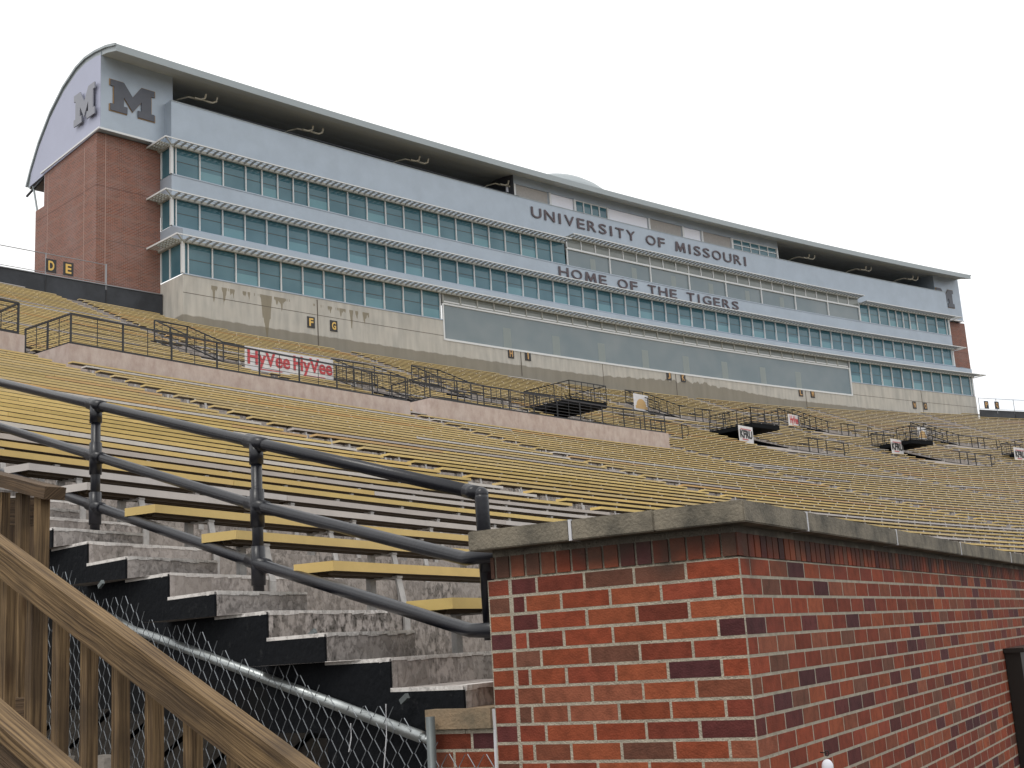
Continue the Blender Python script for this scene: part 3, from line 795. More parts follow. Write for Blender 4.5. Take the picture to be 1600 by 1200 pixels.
for top, mid, low, foot, dr_ in ((T1, m1, l1, at(150, 845, 7.9), (T2-T1)), (T2, m2_, l2, at(414, 948, 6.68), (T2-T1)), (T0, m1-(m2_-m1), l1-(l2-l1), l1-(l2-l1)-Vector((0, 0, .3)), (T2-T1))):
    foot = Vector((top.x, top.y, foot.z))
    for q in (mid, low): q.x, q.y = top.x, top.y
    q = MB(); q.tube([top, foot], R_*.98, m_rail, 16); po = q.build('post', pr, True)
    d = dr_.normalized()
    for c, lu in ((top, 0), (mid, 1), (low, 1)):
        f = MB(); f.tube([c-d*.085, c-d*.083, c+d*.083, c+d*.085], [R_*1.02, R_*1.28, R_*1.28, R_*1.02], m_rail, 16)
        f.tube([c+Vector((0, 0, .09*lu)), c+Vector((0, 0, .088*lu)), c-Vector((0, 0, .118)), c-Vector((0, 0, .12))], [R_*1.02, R_*1.26, R_*1.26, R_*1.02], m_rail, 16); f.build('fitting', po, True)
    f = MB(); f.tube([foot+Vector((0, 0, .06)), foot+Vector((0, 0, .058)), foot], [R_, R_*1.25, R_*1.3], m_rail, 16)
    f.build('foot_collar', po, True)
b = MB(); p = at(755, 776, 5.42); b.tube([T3+(T2-T3).normalized()*.10, T3+(T2-T3).normalized()*.02], R_*1.06, m_rail, 16); b.build('elbow_collar', pr, True)
b = MB(); c3 = at(762, 868, 5.42); b.tube([c3+Vector((0, 0, .07)), c3-Vector((0, 0, .07))], R_*1.28, m_rail, 16); b.build('fitting', pr, True)

# ================================================================== BRICK WALL (foreground)
WC = Vector((.7481, 4.3353, 0)); WJ = .2619+ZC; WA = .5231; WL = 1.03
rr_ = Vector((math.sin(WA), math.cos(WA), 0)); ll_ = Vector((-math.cos(WA), math.sin(WA), 0))     # right face runs along rr_, left face along ll_
CO = .0677
wall = empty('brick_wall'); tag(wall, 'red brick wall with a weathered stone coping in the right foreground', 'wall')
BC = [(.30, .068, .033), (.33, .080, .036), (.27, .060, .032), (.36, .095, .042), (.115, .036, .038), (.15, .040, .036), (.24, .055, .033), (.31, .10, .055), (.34, .075, .035), (.205, .085, .055), (.29, .065, .035)]
def bcol():
    c = random.choice(BC); f = random.uniform(.68, 1.0); return tuple(x*f for x in c)
def brick(mb, org, ax, nrm, a, b, z0, z1, inset=0., sq=.0, col=None):
    """brick face from a to b along ax, proud of the mortar along nrm"""
    j = .0056; A = org+ax*(a+j+random.uniform(-.001, .001))-nrm*inset; B = org+ax*(b-j+random.uniform(-.001, .001))-nrm*inset
    c = col or bcol(); h0 = z0+j; h1 = z1-j
    p = [G(A, h0), G(B, h0), G(B-nrm*.05, h0), G(A-nrm*.05, h0)]; t = [G(v, h1+random.uniform(-.0008, .0008)) for v in p]
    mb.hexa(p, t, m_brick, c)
    f = mb.f
bk = MB(); nrmR = Vector((math.cos(WA), -math.sin(WA), 0)); nrmL = -rr_
BL = .203
NROW = 24
for i in range(NROW):
    z1 = WJ-i*CO; z0 = z1-CO
    # left face (seen left of the corner): from the corner outwards
    seq = ([BL]*4+[.115] if i % 2 == 0 else [.1015]+[BL]*3+[.155, .058]); x = 0
    last = WL-.1
    cc = bcol()
    for n_, l in enumerate(seq):
        e2 = min(x+l, last)
        if e2-x > .02: brick(bk, WC, ll_, nrmL, x, e2, z0, z1, col=cc if n_ == 0 else None)
        x = e2
    brick(bk, WC, ll_, nrmL, last, WL, z0, z1)
    x = 0; first = .1015 if i % 2 == 0 else BL
    n_ = 0
    while x < 11:
        l = first if n_ == 0 else BL
        brick(bk, WC, rr_, nrmR, x, x+l, z0, z1, col=cc if n_ == 0 else None); x += l; n_ += 1
# rowlock course under the coping, set back slightly
zt = WJ+.092
x = 0
while x < WL-.03:
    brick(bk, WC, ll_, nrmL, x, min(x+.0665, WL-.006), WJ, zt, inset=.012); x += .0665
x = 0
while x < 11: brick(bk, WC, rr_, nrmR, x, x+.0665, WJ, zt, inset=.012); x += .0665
# return face at the far left end of the pier
for i in range(NROW):
    z1 = WJ-i*CO
    for n_ in range(3): brick(bk, WC+ll_*WL, rr_, ll_, n_*BL+(.1 if i % 2 else 0), (n_+1)*BL+(.1 if i % 2 else 0), z1-CO, z1)
bk.build('brickwork', wall)
mo = MB(); i_ = .0008
A = WC-rr_*-i_-nrmR*i_; 
p = [WC+rr_*i_-nrmR*i_, WC+ll_*(WL-i_)+rr_*i_, WC+ll_*(WL-i_)+rr_*11, WC-nrmR*i_+rr_*11]
p = [WC-nrmL*i_-nrmR*i_, WC+ll_*(WL-i_)-nrmL*i_, WC+ll_*(WL-i_)+rr_*11.1, WC-nrmR*i_+rr_*11.1]
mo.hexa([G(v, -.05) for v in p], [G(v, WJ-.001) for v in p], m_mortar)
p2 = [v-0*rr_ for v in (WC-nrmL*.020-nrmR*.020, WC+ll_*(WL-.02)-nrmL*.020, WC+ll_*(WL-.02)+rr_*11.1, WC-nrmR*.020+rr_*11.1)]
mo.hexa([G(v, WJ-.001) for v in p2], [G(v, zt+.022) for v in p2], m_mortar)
mo.build('mortar', wall)
# coping stones
def coping(a0, a1, axis, nrm, depth, label=None):
    c0 = WC+axis*a0+nrm*.052; c1 = WC+axis*a1+nrm*.052
    z0 = WJ+.114; z1 = WJ+.190
    b_ = [c0, c1, c1-nrm*depth, c0-nrm*depth]
    me = MB(); me.hexa([G(v, z0) for v in b_], [G(v, z1) for v in b_], m_stone); o = me.build('coping_stone', wall)
    bm_ = bmesh.new(); bm_.from_mesh(o.data); bmesh.ops.remove_doubles(bm_, verts=bm_.verts, dist=.0005); bmesh.ops.bevel(bm_, geom=bm_.edges[:], offset=.004, segments=2, affect='EDGES'); bm_.to_mesh(o.data); bm_.free()
zc0, zc1 = WJ+.114, WJ+.190
def cop_quad(a0, a1, face):
    return None
J_R = [-.052, .66, 2.08, 3.62, 5.38, 7.23, 9.1, 11.1]
for n_, (a, b2_) in enumerate(zip(J_R[:-1], J_R[1:])):
    coping(a+(0 if n_ == 0 else .006), b2_-.006, rr_, nrmR, .34)
coping(.289, .62, ll_, nrmL, .34); coping(.632, WL+.045, ll_, nrmL, .34)
for a in J_R[1:-1]: jn = MB(); jn.box(G(WC+rr_*a+nrmR*-.115, (zc0+zc1)/2), rr_*.0058, nrmR*.168, Vector((0, 0, .0385)), m_caulk); jn.build('coping_joint', wall)
jn = MB(); jn.box(G(WC+ll_*.626+nrmL*-.115, (zc0+zc1)/2), ll_*.0058, nrmL*.169, Vector((0, 0, .0388)), m_caulk)
jn.build('coping_joint', wall)
# dark metal panel box on the right face
pb = MB(); A = WC+rr_*4.86+nrmR*.004; hz = -.235+ZC
q = [A, A+rr_*1.6, A+rr_*1.6+nrmR*.10, A+nrmR*.10]; pb.hexa([G(v, .2) for v in reversed(q)], [G(v, hz) for v in reversed(q)], m_bronze)
q = [A-rr_*.03, A+rr_*1.63, A+rr_*1.63+nrmR*.13, A-rr_*.03+nrmR*.13]; pb.hexa([G(v, hz) for v in reversed(q)], [G(v, hz+.03) for v in reversed(q)], m_bronze)
q = [A+rr_*.12+nrmR*.1, A+rr_*1.48+nrmR*.1, A+rr_*1.48+nrmR*.112, A+rr_*.12+nrmR*.112]; pb.hexa([G(v, .3) for v in reversed(q)], [G(v, hz-.1) for v in reversed(q)], m_darkpan)
tag(pb.build('metal_cabinet'), 'dark metal cabinet fixed to the brick wall at the right edge', 'cabinet')
# round white cover with an eye hook
lc = empty('round_cover'); tag(lc, 'small round white cover hooked to the brick wall at the bottom edge', 'cover')
bm_ = bmesh.new(); bmesh.ops.create_uvsphere(bm_, u_segments=20, v_segments=12, radius=.021); me = bpy.data.meshes.new('cap'); bmesh.ops.scale(bm_, vec=(1, .5, 1.25), verts=bm_.verts)
bm_.to_mesh(me); bm_.free(); me.materials.append(m_white)
P_ = at(1293, 1198, 4.62)
for pl_ in me.polygons: pl_.use_smooth = True
o = bpy.data.objects.new('cap', me); C.objects.link(o); me.transform(Matrix.Translation(P_)); o.parent = lc
b = MB(); c = at(1292, 1177, 4.62); b.tube([c+Vector((math.cos(t)*.007, 0, math.sin(t)*.009)) for t in [2*math.pi*i/12 for i in range(13)]], .0022, m_bronze, 6); b.tube([c, c+rr_*.02+nrmR*-.03+Vector((0, 0, .002))], .002, m_bronze, 6); b.build('hook', lc)

# low brick wall left of the pier
lw = empty('low_brick_wall'); tag(lw, 'low brick wall with a tan cap stone between the stair and the tall brick wall', 'wall')
LO = WC+ll_*(WL+.006)+rr_*.0
lb = MB(); zt2 = -.292+ZC
for i in range(12):
    z1 = zt2-.01-i*CO
    seqs = [.11, .19] if i % 2 == 0 else [.2, .1]
    x = 0
    for l in seqs: brick(lb, LO, ll_, nrmL, x, x+l*.93, z1-CO, z1, col=tuple(c*.75 for c in bcol())); x += l*.93
lb.build('brickwork', lw)
lm_ = MB(); q = [LO-nrmL*i_, LO+ll_*.275-nrmL*i_, LO+ll_*.275+rr_*.4, LO+rr_*.4]; lm_.hexa([G(v, -.05) for v in q], [G(v, zt2) for v in q], m_mortar); lm_.build('mortar', lw)
m_cap = mat('tan_cap_stone', (.33, .235, .145), .9, col2=(.13, .11, .075), scale=8, ramp=(.3, .65), bump=.3, bscale=80)
cp = MB(); q = [LO+nrmL*.02+ll_*.002, LO+nrmL*.02+ll_*.30, LO+rr_*.24+ll_*.22, LO+rr_*.24+ll_*.002]; cp.hexa([G(v, zt2+.003) for v in q], [G(v, zt2+.078) for v in q], m_cap); cp.build('cap_stone', lw)
ck = MB(); 
pts_ = [G(WC+ll_*(WL+.004)+nrmL*-.002+ll_*random.uniform(-.002, .002), z_) for z_ in [ZC-.22-.08*i for i in range(12)]]
ck.tube(pts_, [.006+.003*random.random() for _ in pts_], m_caulk, 6); ck.build('caulk_line', lw)

# ================================================================== CHAIN LINK FENCE, PIPE, RUBBLE
fn = empty('chain_link_fence'); tag(fn, 'loose chain link fence hanging below the black side of the stair', 'fence')
Ft, _ = row_left(27.6); Fb, _ = row_left(33.75)
fd = (Fb-Ft); fd.z = 0; FLEN = fd.length; fd.normalize(); fo = Vector((fd.y, -fd.x, 0))
if fo.dot(Vector((-1, -1, 0))) < 0: fo = -fo
F0 = G(Ft, 0)+fo*.10
wm = MB(); cw, chh = .098, .090
def topz(u):
    k = 27.6+(33.75-27.6)*u/FLEN; return zb(k)-.25+ZC-.15-.03*math.sin(u*9)
ncol = int((FLEN+2.0)/(cw/2))
for c in range(-10, ncol):
    pts = []; r0 = 0; u0 = c*cw/2
    zt_ = topz(max(0, min(FLEN, u0))) if u0 <= FLEN else None
    if zt_ is None or u0 < -2.2: continue
    if u0 < 0: zt_ = topz(0)+.2
    nz_ = int((zt_-.1)/(chh/2)); 
    for r in range(max(0, nz_)):
        z_ = .1+r*chh/2
        off = (cw/2 if (r+c) % 2 else 0)
        bul = .03*noise.noise(Vector((u0*1.3, z_*1.3, 0)))
        pts.append(F0+fd*(u0+off+.006*noise.noise(Vector((u0*3, z_*3, 5))))+fo*(bul+(.006 if (r+c) % 2 else -.006))+Vector((0, 0, z_+.01*noise.noise(Vector((u0*2, z_*2, 9))))))
    if c % 2 == 0 and len(pts) > 1: wm.tube(pts, .0020, m_wire, 4, False)
    if c % 2 == 1 and len(pts) > 1: wm.tube(pts, .0020, m_wire, 4, False)
wm.build('wire_mesh', fn)
for px_, py_, d_ in ((592, 1056, 5.28), (632, 1092, 5.1), (158, 913, 6.6), (488, 990, 5.6)):
    c = at(px_, py_, d_); b = MB(); b.bar(c-fd*.02-Vector((0, 0, .012)), c+fd*.02+Vector((0, 0, .012)), .016, .022, m_pipe2); b.build('fence_clamp', fn)
for x0, x1, dy in (((603, 1100), (600, 1200), 5.1), ((548, 1130), (545, 1175), 5.2)):
    b = MB(); p = at(*x0, dy); q = at(*x1, dy); b.tube([p, (p+q)/2+Vector((.006, 0, 0)), q], .0024, m_caulk, 5); b.build('tie_wire', fn)
ps = MB(); p = at(672, 1120, 4.93); ps.tube([p, Vector((p.x, p.y, 0))], .018, m_pipe2, 12); ps.build('end_post', fn, True)
gp = MB(); gp.tube([at(90, 925, 7.15), at(215, 985, 6.62), at(660, 1152, 4.99)], .024, m_pipe, 14); gp.tube([at(655, 1150, 5.0), at(675, 1160, 4.95)], .016, m_pipe, 10)
tag(gp.build('galvanised_pipe', smooth=True), 'galvanised steel pipe sloping down behind the chain link fence', 'pipe')
def rock_pile():
    mb = MB(); random.seed(5)
    for i in range(150):
        u = random.uniform(.4, 4.6); v = random.uniform(.25, 1.2)
        r = random.uniform(.05, .16); c = G(Lb, 0)-dd_*u*1.0+nn_*(v*.6-.35)+Vector((0, 0, .9+u*.06-.5*v+random.uniform(0, .25)))
        bm2 = bmesh.new(); bmesh.ops.create_icosphere(bm2, subdivisions=2, radius=r)
        sc_ = Vector((random.uniform(.7, 1.3), random.uniform(.7, 1.3), random.uniform(.5, .9)))
        for vv in bm2.verts:
            vv.co = Vector([a*b for a, b in zip(vv.co, sc_)])*(1+.35*noise.noise(vv.co*9+Vector((i, 0, 0))))
        for f in bm2.faces: mb.face([vv.co+c for vv in f.verts], m_rock)
        bm2.free()
    for i in range(14):     # the slope the rubble lies on
        a = G(Lb, 0)-dd_*(-.5+i*.6); b_ = G(Lb, 0)-dd_*(.1+i*.6)
        mb.face([a-nn_*.6, b_-nn_*.6, b_+nn_*1.25+Vector((0, 0, .95+.04*i)), a+nn_*1.25+Vector((0, 0, .95+.04*i))], m_dirt)
    return mb.build('rubble')
tag(rock_pile(), 'grey brown rubble on the ground under the stair', 'rubble', kind='stuff')

# ================================================================== WOODEN STAIR RAILING
wd = empty('wooden_stair_railing'); tag(wd, 'weathered brown wooden stair railing with square balusters, crossing the lower left corner', 'railing')
WP0 = at(-60, 796, 3.72); WP1 = at(520, 1222, 2.72)
def wl(t): return WP0+(WP1-WP0)*t
sd2 = (WP1-WP0).normalized(); 
hor = Vector((sd2.x, sd2.y, 0)).normalized(); sidev = Vector((hor.y, -hor.x, 0))
if sidev.y > 0: sidev = -sidev
upn = sidev.cross(sd2)
if upn.z < 0: upn = -upn
b = MB(); b.bar(WP0-upn*.011+sidev*.006, WP1-upn*.011+sidev*.006, .052, .021, m_wood, up=upn, woody=True); o_ = b.build('cap_rail', wd)
b = MB(); b.bar(WP0-upn*.054+sidev*.012, WP1-upn*.054+sidev*.012, .034, .064, m_wood, up=upn, woody=True); b.build('side_rail', wd)
def wood_bevel(o):
    m_ = o.modifiers.new('bevel', 'BEVEL'); m_.width = .003; m_.segments = 2
for ch in wd.children: wood_bevel(ch)
for i, px in enumerate((-25, 24, 74, 123, 173, 225, 277, 333, 392, 452)):
    t = (px+60)/580.; 
    # baluster on the far side of the side rail
    y = 3.72+(2.72-3.72)*t+.02; p = at(px, 960, y); top = wl(t); 
    c = Vector((top.x, top.y, 0))-sidev*.03
    b = MB(); ztop = top.z-.04; zlo = ztop-.95
    b.bar(G(c, ztop), G(c, zlo), .033, .033, m_wood, up=sidev, woody=True); o = b.build('baluster', wd); wood_bevel(o)
b = MB(); lowr0 = WP0-Vector((0, 0, .84))-sidev*.01; lowr1 = WP1-Vector((0, 0, .84))-sidev*.01
b.bar(lowr0, lowr1, .036, .08, m_wood, up=upn, woody=True); wood_bevel(b.build('lower_rail', wd))
# near handrail in the bottom left corner
nr = empty('near_wooden_handrail'); tag(nr, 'wooden handrail of the near side of the stair, bottom left corner of the picture', 'handrail')
q0 = at(-60, 1062, 2.7); q1 = at(170, 1262, 2.45); s2 = (q1-q0).normalized()
b = MB(); b.bar(q0-Vector((0, 0, .012)), q1-Vector((0, 0, .012)), .07, .026, m_wood, woody=True); wood_bevel(b.build('cap_rail', nr))
b = MB(); b.bar(q0-Vector((0, 0, .066)), q1-Vector((0, 0, .066)), .036, .074, m_wood2, woody=True); wood_bevel(b.build('side_rail', nr))
# upper landing railing and posts behind
ul = empty('wooden_landing_railing'); tag(ul, 'dark wooden landing railing with balusters at the left edge behind the stair railing', 'railing')
a_, c_ = at(-70, 730, 4.5), at(86, 771, 4.05)
b = MB(); b.bar(a_, c_, .075, .042, m_wood2, woody=True); wood_bevel(b.build('cap_rail', ul))
for px, dp, wth in ((5, 4.3, .034), (36, 4.2, .034), (66, 4.1, .036)):
    t_ = at(px, 770, dp); b = MB(); b.bar(G(t_, t_.z), G(t_, t_.z-1.25), wth, wth, m_wood, up=Vector((.5, .8, 0)), woody=True); wood_bevel(b.build('baluster', ul))
for px in (18, 50):
    t_ = at(px, 805, 4.9); b = MB(); b.bar(G(t_, t_.z), G(t_, t_.z-1.1), .04, .04, m_wood2, up=Vector((.5, .8, 0)), woody=True); wood_bevel(b.build('far_baluster', ul))
b = MB(); a_, c_ = at(-60, 800, 4.6), at(60, 800, 4.35); b.bar(a_, c_, .04, .10, m_wood2, woody=True); b.build('far_side_board', ul)
st = empty('wooden_steps'); tag(st, 'dark wooden steps and stringer of the stair in the lower left corner', 'stair')
for i in range(6):
    c = wl(.02+.17*i); c = Vector((c.x, c.y, c.z-.93)); b = MB()
    back_ = -sidev
    b.box(c+sidev*.45-Vector((0, 0, .0)), hor*.14, sidev*.45, Vector((0, 0, .018)), m_wood2); b.build('tread', st)
b = MB(); a0_ = wl(0)-Vector((0, 0, 1.06))+sidev*.8; b0_ = wl(1)-Vector((0, 0, 1.06))+sidev*.8
b.bar(wl(0)-Vector((0, 0, 1.08)), wl(1)-Vector((0, 0, 1.08)), .04, .22, m_wood2, woody=True); b.build('stringer', st)
# wall board behind the left balusters
b = MB(); p0, p1 = at(-80, 1000, 3.95), at(50, 1000, 3.95)
b.box(G((p0+p1)/2, 1.25), (p1-p0)/2, Vector((0, .015, 0)), Vector((0, 0, .30)), m_wood2); b.build('side_board', st)

# ================================================================== THE BUILDING
bd = empty('press_box_building'); tag(bd, 'long curved stadium building with teal windows, brick ends and vaulted grey roof', 'building')
def strip(mb, s0, s1, e0, z0, z1, m, step=1.78, e1=None):
    """vertical (or sloped when e1 is given) strip facing the field"""
    n = max(1, round((s1-s0)/step)); e1 = e0 if e1 is None else e1
    for i in range(n):
        a = s0+(s1-s0)*i/n; b = s0+(s1-s0)*(i+1)/n
        mb.face([fp(a, e0, z0), fp(b, e0, z0), fp(b, e1, z1), fp(a, e1, z1)], m, [(a, z0), (b, z0), (b, z1), (a, z1)])
def hstrip(mb, s0, s1, ea, eb, z, m, step=1.78, zb_=None):
    n = max(1, round((s1-s0)/step)); zb_ = z if zb_ is None else zb_
    for i in range(n):
        a = s0+(s1-s0)*i/n; b = s0+(s1-s0)*(i+1)/n
        mb.face([fp(a, ea, z), fp(b, ea, z), fp(b, eb, zb_), fp(a, eb, zb_)], m, [(a, ea), (b, ea), (b, eb), (a, eb)])
def side(mb, s, ea, eb, z0, z1, m):
    mb.face([fp(s, ea, z0), fp(s, eb, z0), fp(s, eb, z1), fp(s, ea, z1)], m, [(ea, z0), (eb, z0), (eb, z1), (ea, z1)])
SE = 96.9; SB0, SB1 = -4.6, 100.9
# fascias
def band(name, s0, s1, e0, z0, z1, m, eback):
    mb = MB(); strip(mb, s0, s1, e0, z0, z1, m); hstrip(mb, s0, s1, e0, eback, z1, m); hstrip(mb, s0, s1, e0, eback, z0, m)
    side(mb, s0, e0, eback, z0, z1, m); side(mb, s1, e0, eback, z0, z1, m)
    return mb.build(name, bd)
band('fascia', 0, SE, 0, 34.60, 37.78, m_metal, 1.6)
band('fascia', 0, SE, 0, 30.90, 32.44, m_metal, 1.6)
band('fascia', 0, 97.9, -1.36, 27.36, 28.22, m_metal, 1.6)
mb = MB(); [mb.face([fp(s_, -1.36, 27.36), fp(s_, 1.6, 27.36), fp(s_, 1.6, 28.78), fp(s_, .0, 28.78), fp(s_, -1.36, 28.22)], m_metal) for s_ in (-.01, 97.9)]; hstrip(mb, -.0, 97.9, -1.36, .02, 28.221, m_metal, zb_=28.60); strip(mb, 0, SE, .01, 28.58, 28.78, m_metal); mb.build('ledge', bd)
mb = MB(); 
for z in (37.78, ): hstrip(mb, 0, SE, -.03, .25, z+.004, m_roof); strip(mb, 0, SE, -.03, z-.06, z+.004, m_roof)
mb.build('parapet_cap', bd)
for (e_, z, a, b) in ((-.04, 32.44, 0, SE), (-.04, 28.78, 0, SE), (-1.40, 25.12, 0, 22.3), (-1.40, 25.02, 75.7, 97.8)):
    mb = MB(); strip(mb, a, b, e_, z-.03, z+.05, m_metal); hstrip(mb, a, b, e_, e_+.2, z+.05, m_metal); hstrip(mb, a, b, e_, e_+.2, z-.03, m_metal); mb.build('window_sill', bd)
# concrete base
mb = MB(); eC = -1.36
strip(mb, 0, 22.3, eC, 19.0, 25.08, m_base); strip(mb, 22.3, 75.7, eC, 19.0, 23.52, m_base); strip(mb, 75.7, 97.9, eC, 19.0, 24.98, m_base)
side(mb, 0, eC, 1.6, 19, 25.08, m_base); side(mb, 97.9, eC, 12, 19, 24.98, m_base); side(mb, 22.3, eC, -.6, 23.52, 25.08, m_base); side(mb, 75.7, eC, -.6, 23.52, 24.98, m_base)
hstrip(mb, 0, 22.3, eC, 1.6, 24.97, m_base); hstrip(mb, 75.7, 97.9, eC, 1.6, 24.97, m_base)
mb.build('concrete_base', bd)
mb = MB(); m_joint = mat('dark_joint', (.10, .085, .07), .9)
for a, b, z in ((0, 22.3, 23.86), (75.7, 97.8, 23.70)): strip(mb, a, b, eC-.006, z-.018, z+.018, m_joint)
for s in (10.62, 30.35, 49.2, 68.05, 87.75, 39.85):
    top = 25.0 if s < 22 or s > 76 else 23.5; wdt = .045 if s != 39.85 else .03
    strip(mb, s-wdt, s+wdt, eC-.008, 21.5, top, m_joint, step=.2)
mb.build('wall_joints', bd)
mb = MB(); strip(mb, 22.3, 75.7, eC-.05, 23.50, 23.66, m_frame); hstrip(mb, 22.3, 75.7, eC-.05, eC+.3, 23.66, m_frame); mb.build('window_sill', bd)

# --- windows
def window(s0, s1, e, z0, z1, pale=False, thick=.062, tr=False, gm=None, last=False):
    p = MB(); strip(p, s0+.02, s1-.02, e+.10, z0, z1, gm or m_glass, step=2)
    if pale: strip(p, s0+.06, s1-.06, e+.093, z0, z0+(z1-z0)*.33, m_glass2, step=2)
    o = p.build('window', bd)
    f = MB(); f.box(fp(s0, e+.02, (z0+z1)/2), f_right(s0)*thick/2, f_out(s0)*.06, Vector((0, 0, (z1-z0)/2)), m_frame)
    if last: f.box(fp(s1, e+.02, (z0+z1)/2), f_right(s1)*thick/2, f_out(s1)*.06, Vector((0, 0, (z1-z0)/2)), m_frame)
    f.build('mullion', o)
    if tr:
        g_ = MB(); zz = z0+(z1-z0)*.47; g_.box(fp((s0+s1)/2, e+.088, zz), f_right(s0)*((s1-s0)/2-.05), f_out(s0)*.008, Vector((0, 0, .014)), m_joint); g_.build('glazing_line', o)
W0 = .323; PW = 1.7805
sl = [0.06, W0]+[W0+PW*i for i in range(1, 55)]; sl[1] = W0+.02
# row 2 (middle)
for i in range(54): window(W0+PW*i, W0+PW*(i+1), 0, 28.83, 30.90, pale=(i % 3 == 2), tr=True, last=(i == 53))
window(.06, W0, 0, 28.83, 30.90)
# row 1 left part: three wide, four narrow, then the regular width
xs = [W0, 2.15, 3.98, 5.8, 7.13, 8.45, 9.78, 11.1]
while xs[-1]+PW < 37.9: xs.append(xs[-1]+PW)
xs[-1] = 37.75
for i, (a, b2_) in enumerate(zip(xs[:-1], xs[1:])): window(a, b2_, 0, 32.49, 34.60, pale=(i % 3 == 1), tr=True)
window(.06, W0, 0, 32.49, 34.60)
xs = [80.55, 82.2, 83.9, 85.6, 87.0, 88.2, 89.4, 90.7, 92.5, 94.4, 96.2]
for i, (a, b2_) in enumerate(zip(xs[:-1], xs[1:])): window(a, b2_, 0, 32.49, 34.60, pale=(i % 3 == 0), tr=True, last=(i == 9))
# row 3
window(.10, .40, eC, 25.17, 27.36)
for i in range(12): window(.40+1.81*i, .40+1.81*(i+1), eC, 25.17, 27.36, pale=(i % 3 == 2), tr=True, last=(i == 11))
for i in range(12): window(75.8+1.79*i, 75.8+1.79*(i+1), eC, 25.07, 27.36, pale=(i % 3 == 0), tr=True, last=(i == 11))
# large windows of the upper band
for i in range(8):
    a = 37.9+5.32*i; window(a, a+5.32, -.02, 32.49, 34.02, gm=m_bigglass, thick=.10, last=(i == 7))
mb = MB(); strip(mb, 37.9, 80.5, -.06, 33.98, 34.14, m_frame); hstrip(mb, 37.9, 80.5, -.06, .1, 33.98, m_frame); strip(mb, 37.9, 80.5, -.03, 34.14, 34.22, m_smallglass)
mb.build('transom_frame', bd)
for i in range(24):
    a = 37.9+1.7733*i; p = MB(); strip(p, a+.05, a+1.72, -.015, 34.14, 34.95, m_smallglass, step=2); o = p.build('small_window', bd)
    f = MB(); f.box(fp(a, -.03, 34.56), f_right(a)*.045, f_out(a)*.05, Vector((0, 0, .42)), m_frame); f.build('mullion', o)
# the large glazed hall front
p = MB(); strip(p, 22.4, 75.6, eC+.04, 23.66, 26.42, m_bigglass, step=1.78); hall = p.build('hall_glazing', bd)
m_col = mat('pale_column_behind_glass', (.22, .258, .255), .3, spec=.5)
for i, s in enumerate((28.6, 34.1, 39.5, 45.0, 50.4, 55.8, 61.4, 66.8)):
    q = MB(); strip(q, s, s+.85, eC+.034, 23.66, 25.35, m_col, step=.5); q.build('column', hall)
for i, s in enumerate((40.4, 45.7, 51.0, 56.3, 61.7, 67.)):
    q = MB(); strip(q, s+.4, s+1.05, .072, 32.49, 33.6, m_col, step=.5); q.build('column', bd)
mb = MB(); strip(mb, 22.4, 75.6, eC-.04, 26.38, 26.52, m_frame); hstrip(mb, 22.4, 75.6, eC-.04, eC+.05, 26.38, m_frame); mb.build('transom_frame', bd)
for s in (22.36, 75.66): mb = MB(); mb.box(fp(s, eC+.0, 25.0), f_right(s)*.06, f_out(s)*.06, Vector((0, 0, 1.45)), m_frame); mb.build('jamb', bd)
for i in range(30):
    a = 22.4+1.7733*i; p = MB(); strip(p, a+.07, a+1.70, eC+.02, 26.56, 27.36, m_smallglass, step=2); o = p.build('small_window', bd)
    f = MB(); f.box(fp(a, eC-.0, 26.95), f_right(a)*.06, f_out(a)*.05, Vector((0, 0, .42)), m_shade)
    f.box(fp(a+.89, eC+.0, 26.64), f_right(a)*.80, f_out(a)*.03, Vector((0, 0, .06)), m_frame); f.build('mullion', o)
# side returns of the glazed floors (left end) and big white corner posts
for e0, z0, z1 in ((0, 32.49, 34.60), (0, 28.83, 30.90), (eC, 25.17, 27.36)):
    p = MB(); side(p, .04, e0+.1, 1.5, z0, z1, m_glass); o = p.build('end_window', bd)
    f = MB()
    for ee in ([1.35] if e0 == 0 else [.25, 1.42]): f.box(fp(.0, ee, (z0+z1)/2), f_right(0)*.04, f_out(0)*.05, Vector((0, 0, (z1-z0)/2)), m_frame)
    f.box(fp(.02, e0+.05, (z0+z1)/2), f_right(0)*.10, f_out(0)*.10, Vector((0, 0, (z1-z0)/2)), m_frame); f.build('corner_post', o)
    f = MB(); s9 = 96.75 if e0 == 0 else 97.72; f.box(fp(s9, e0+.05, (z0+z1)/2), f_right(s9)*.09, f_out(s9)*.09, Vector((0, 0, (z1-z0)/2)), m_frame); f.build('corner_post', bd)
    p = MB(); strip(p, 96.3 if e0 == 0 else 97.3, s9, e0+.1, z0, z1, m_glass); p.build('window', bd)
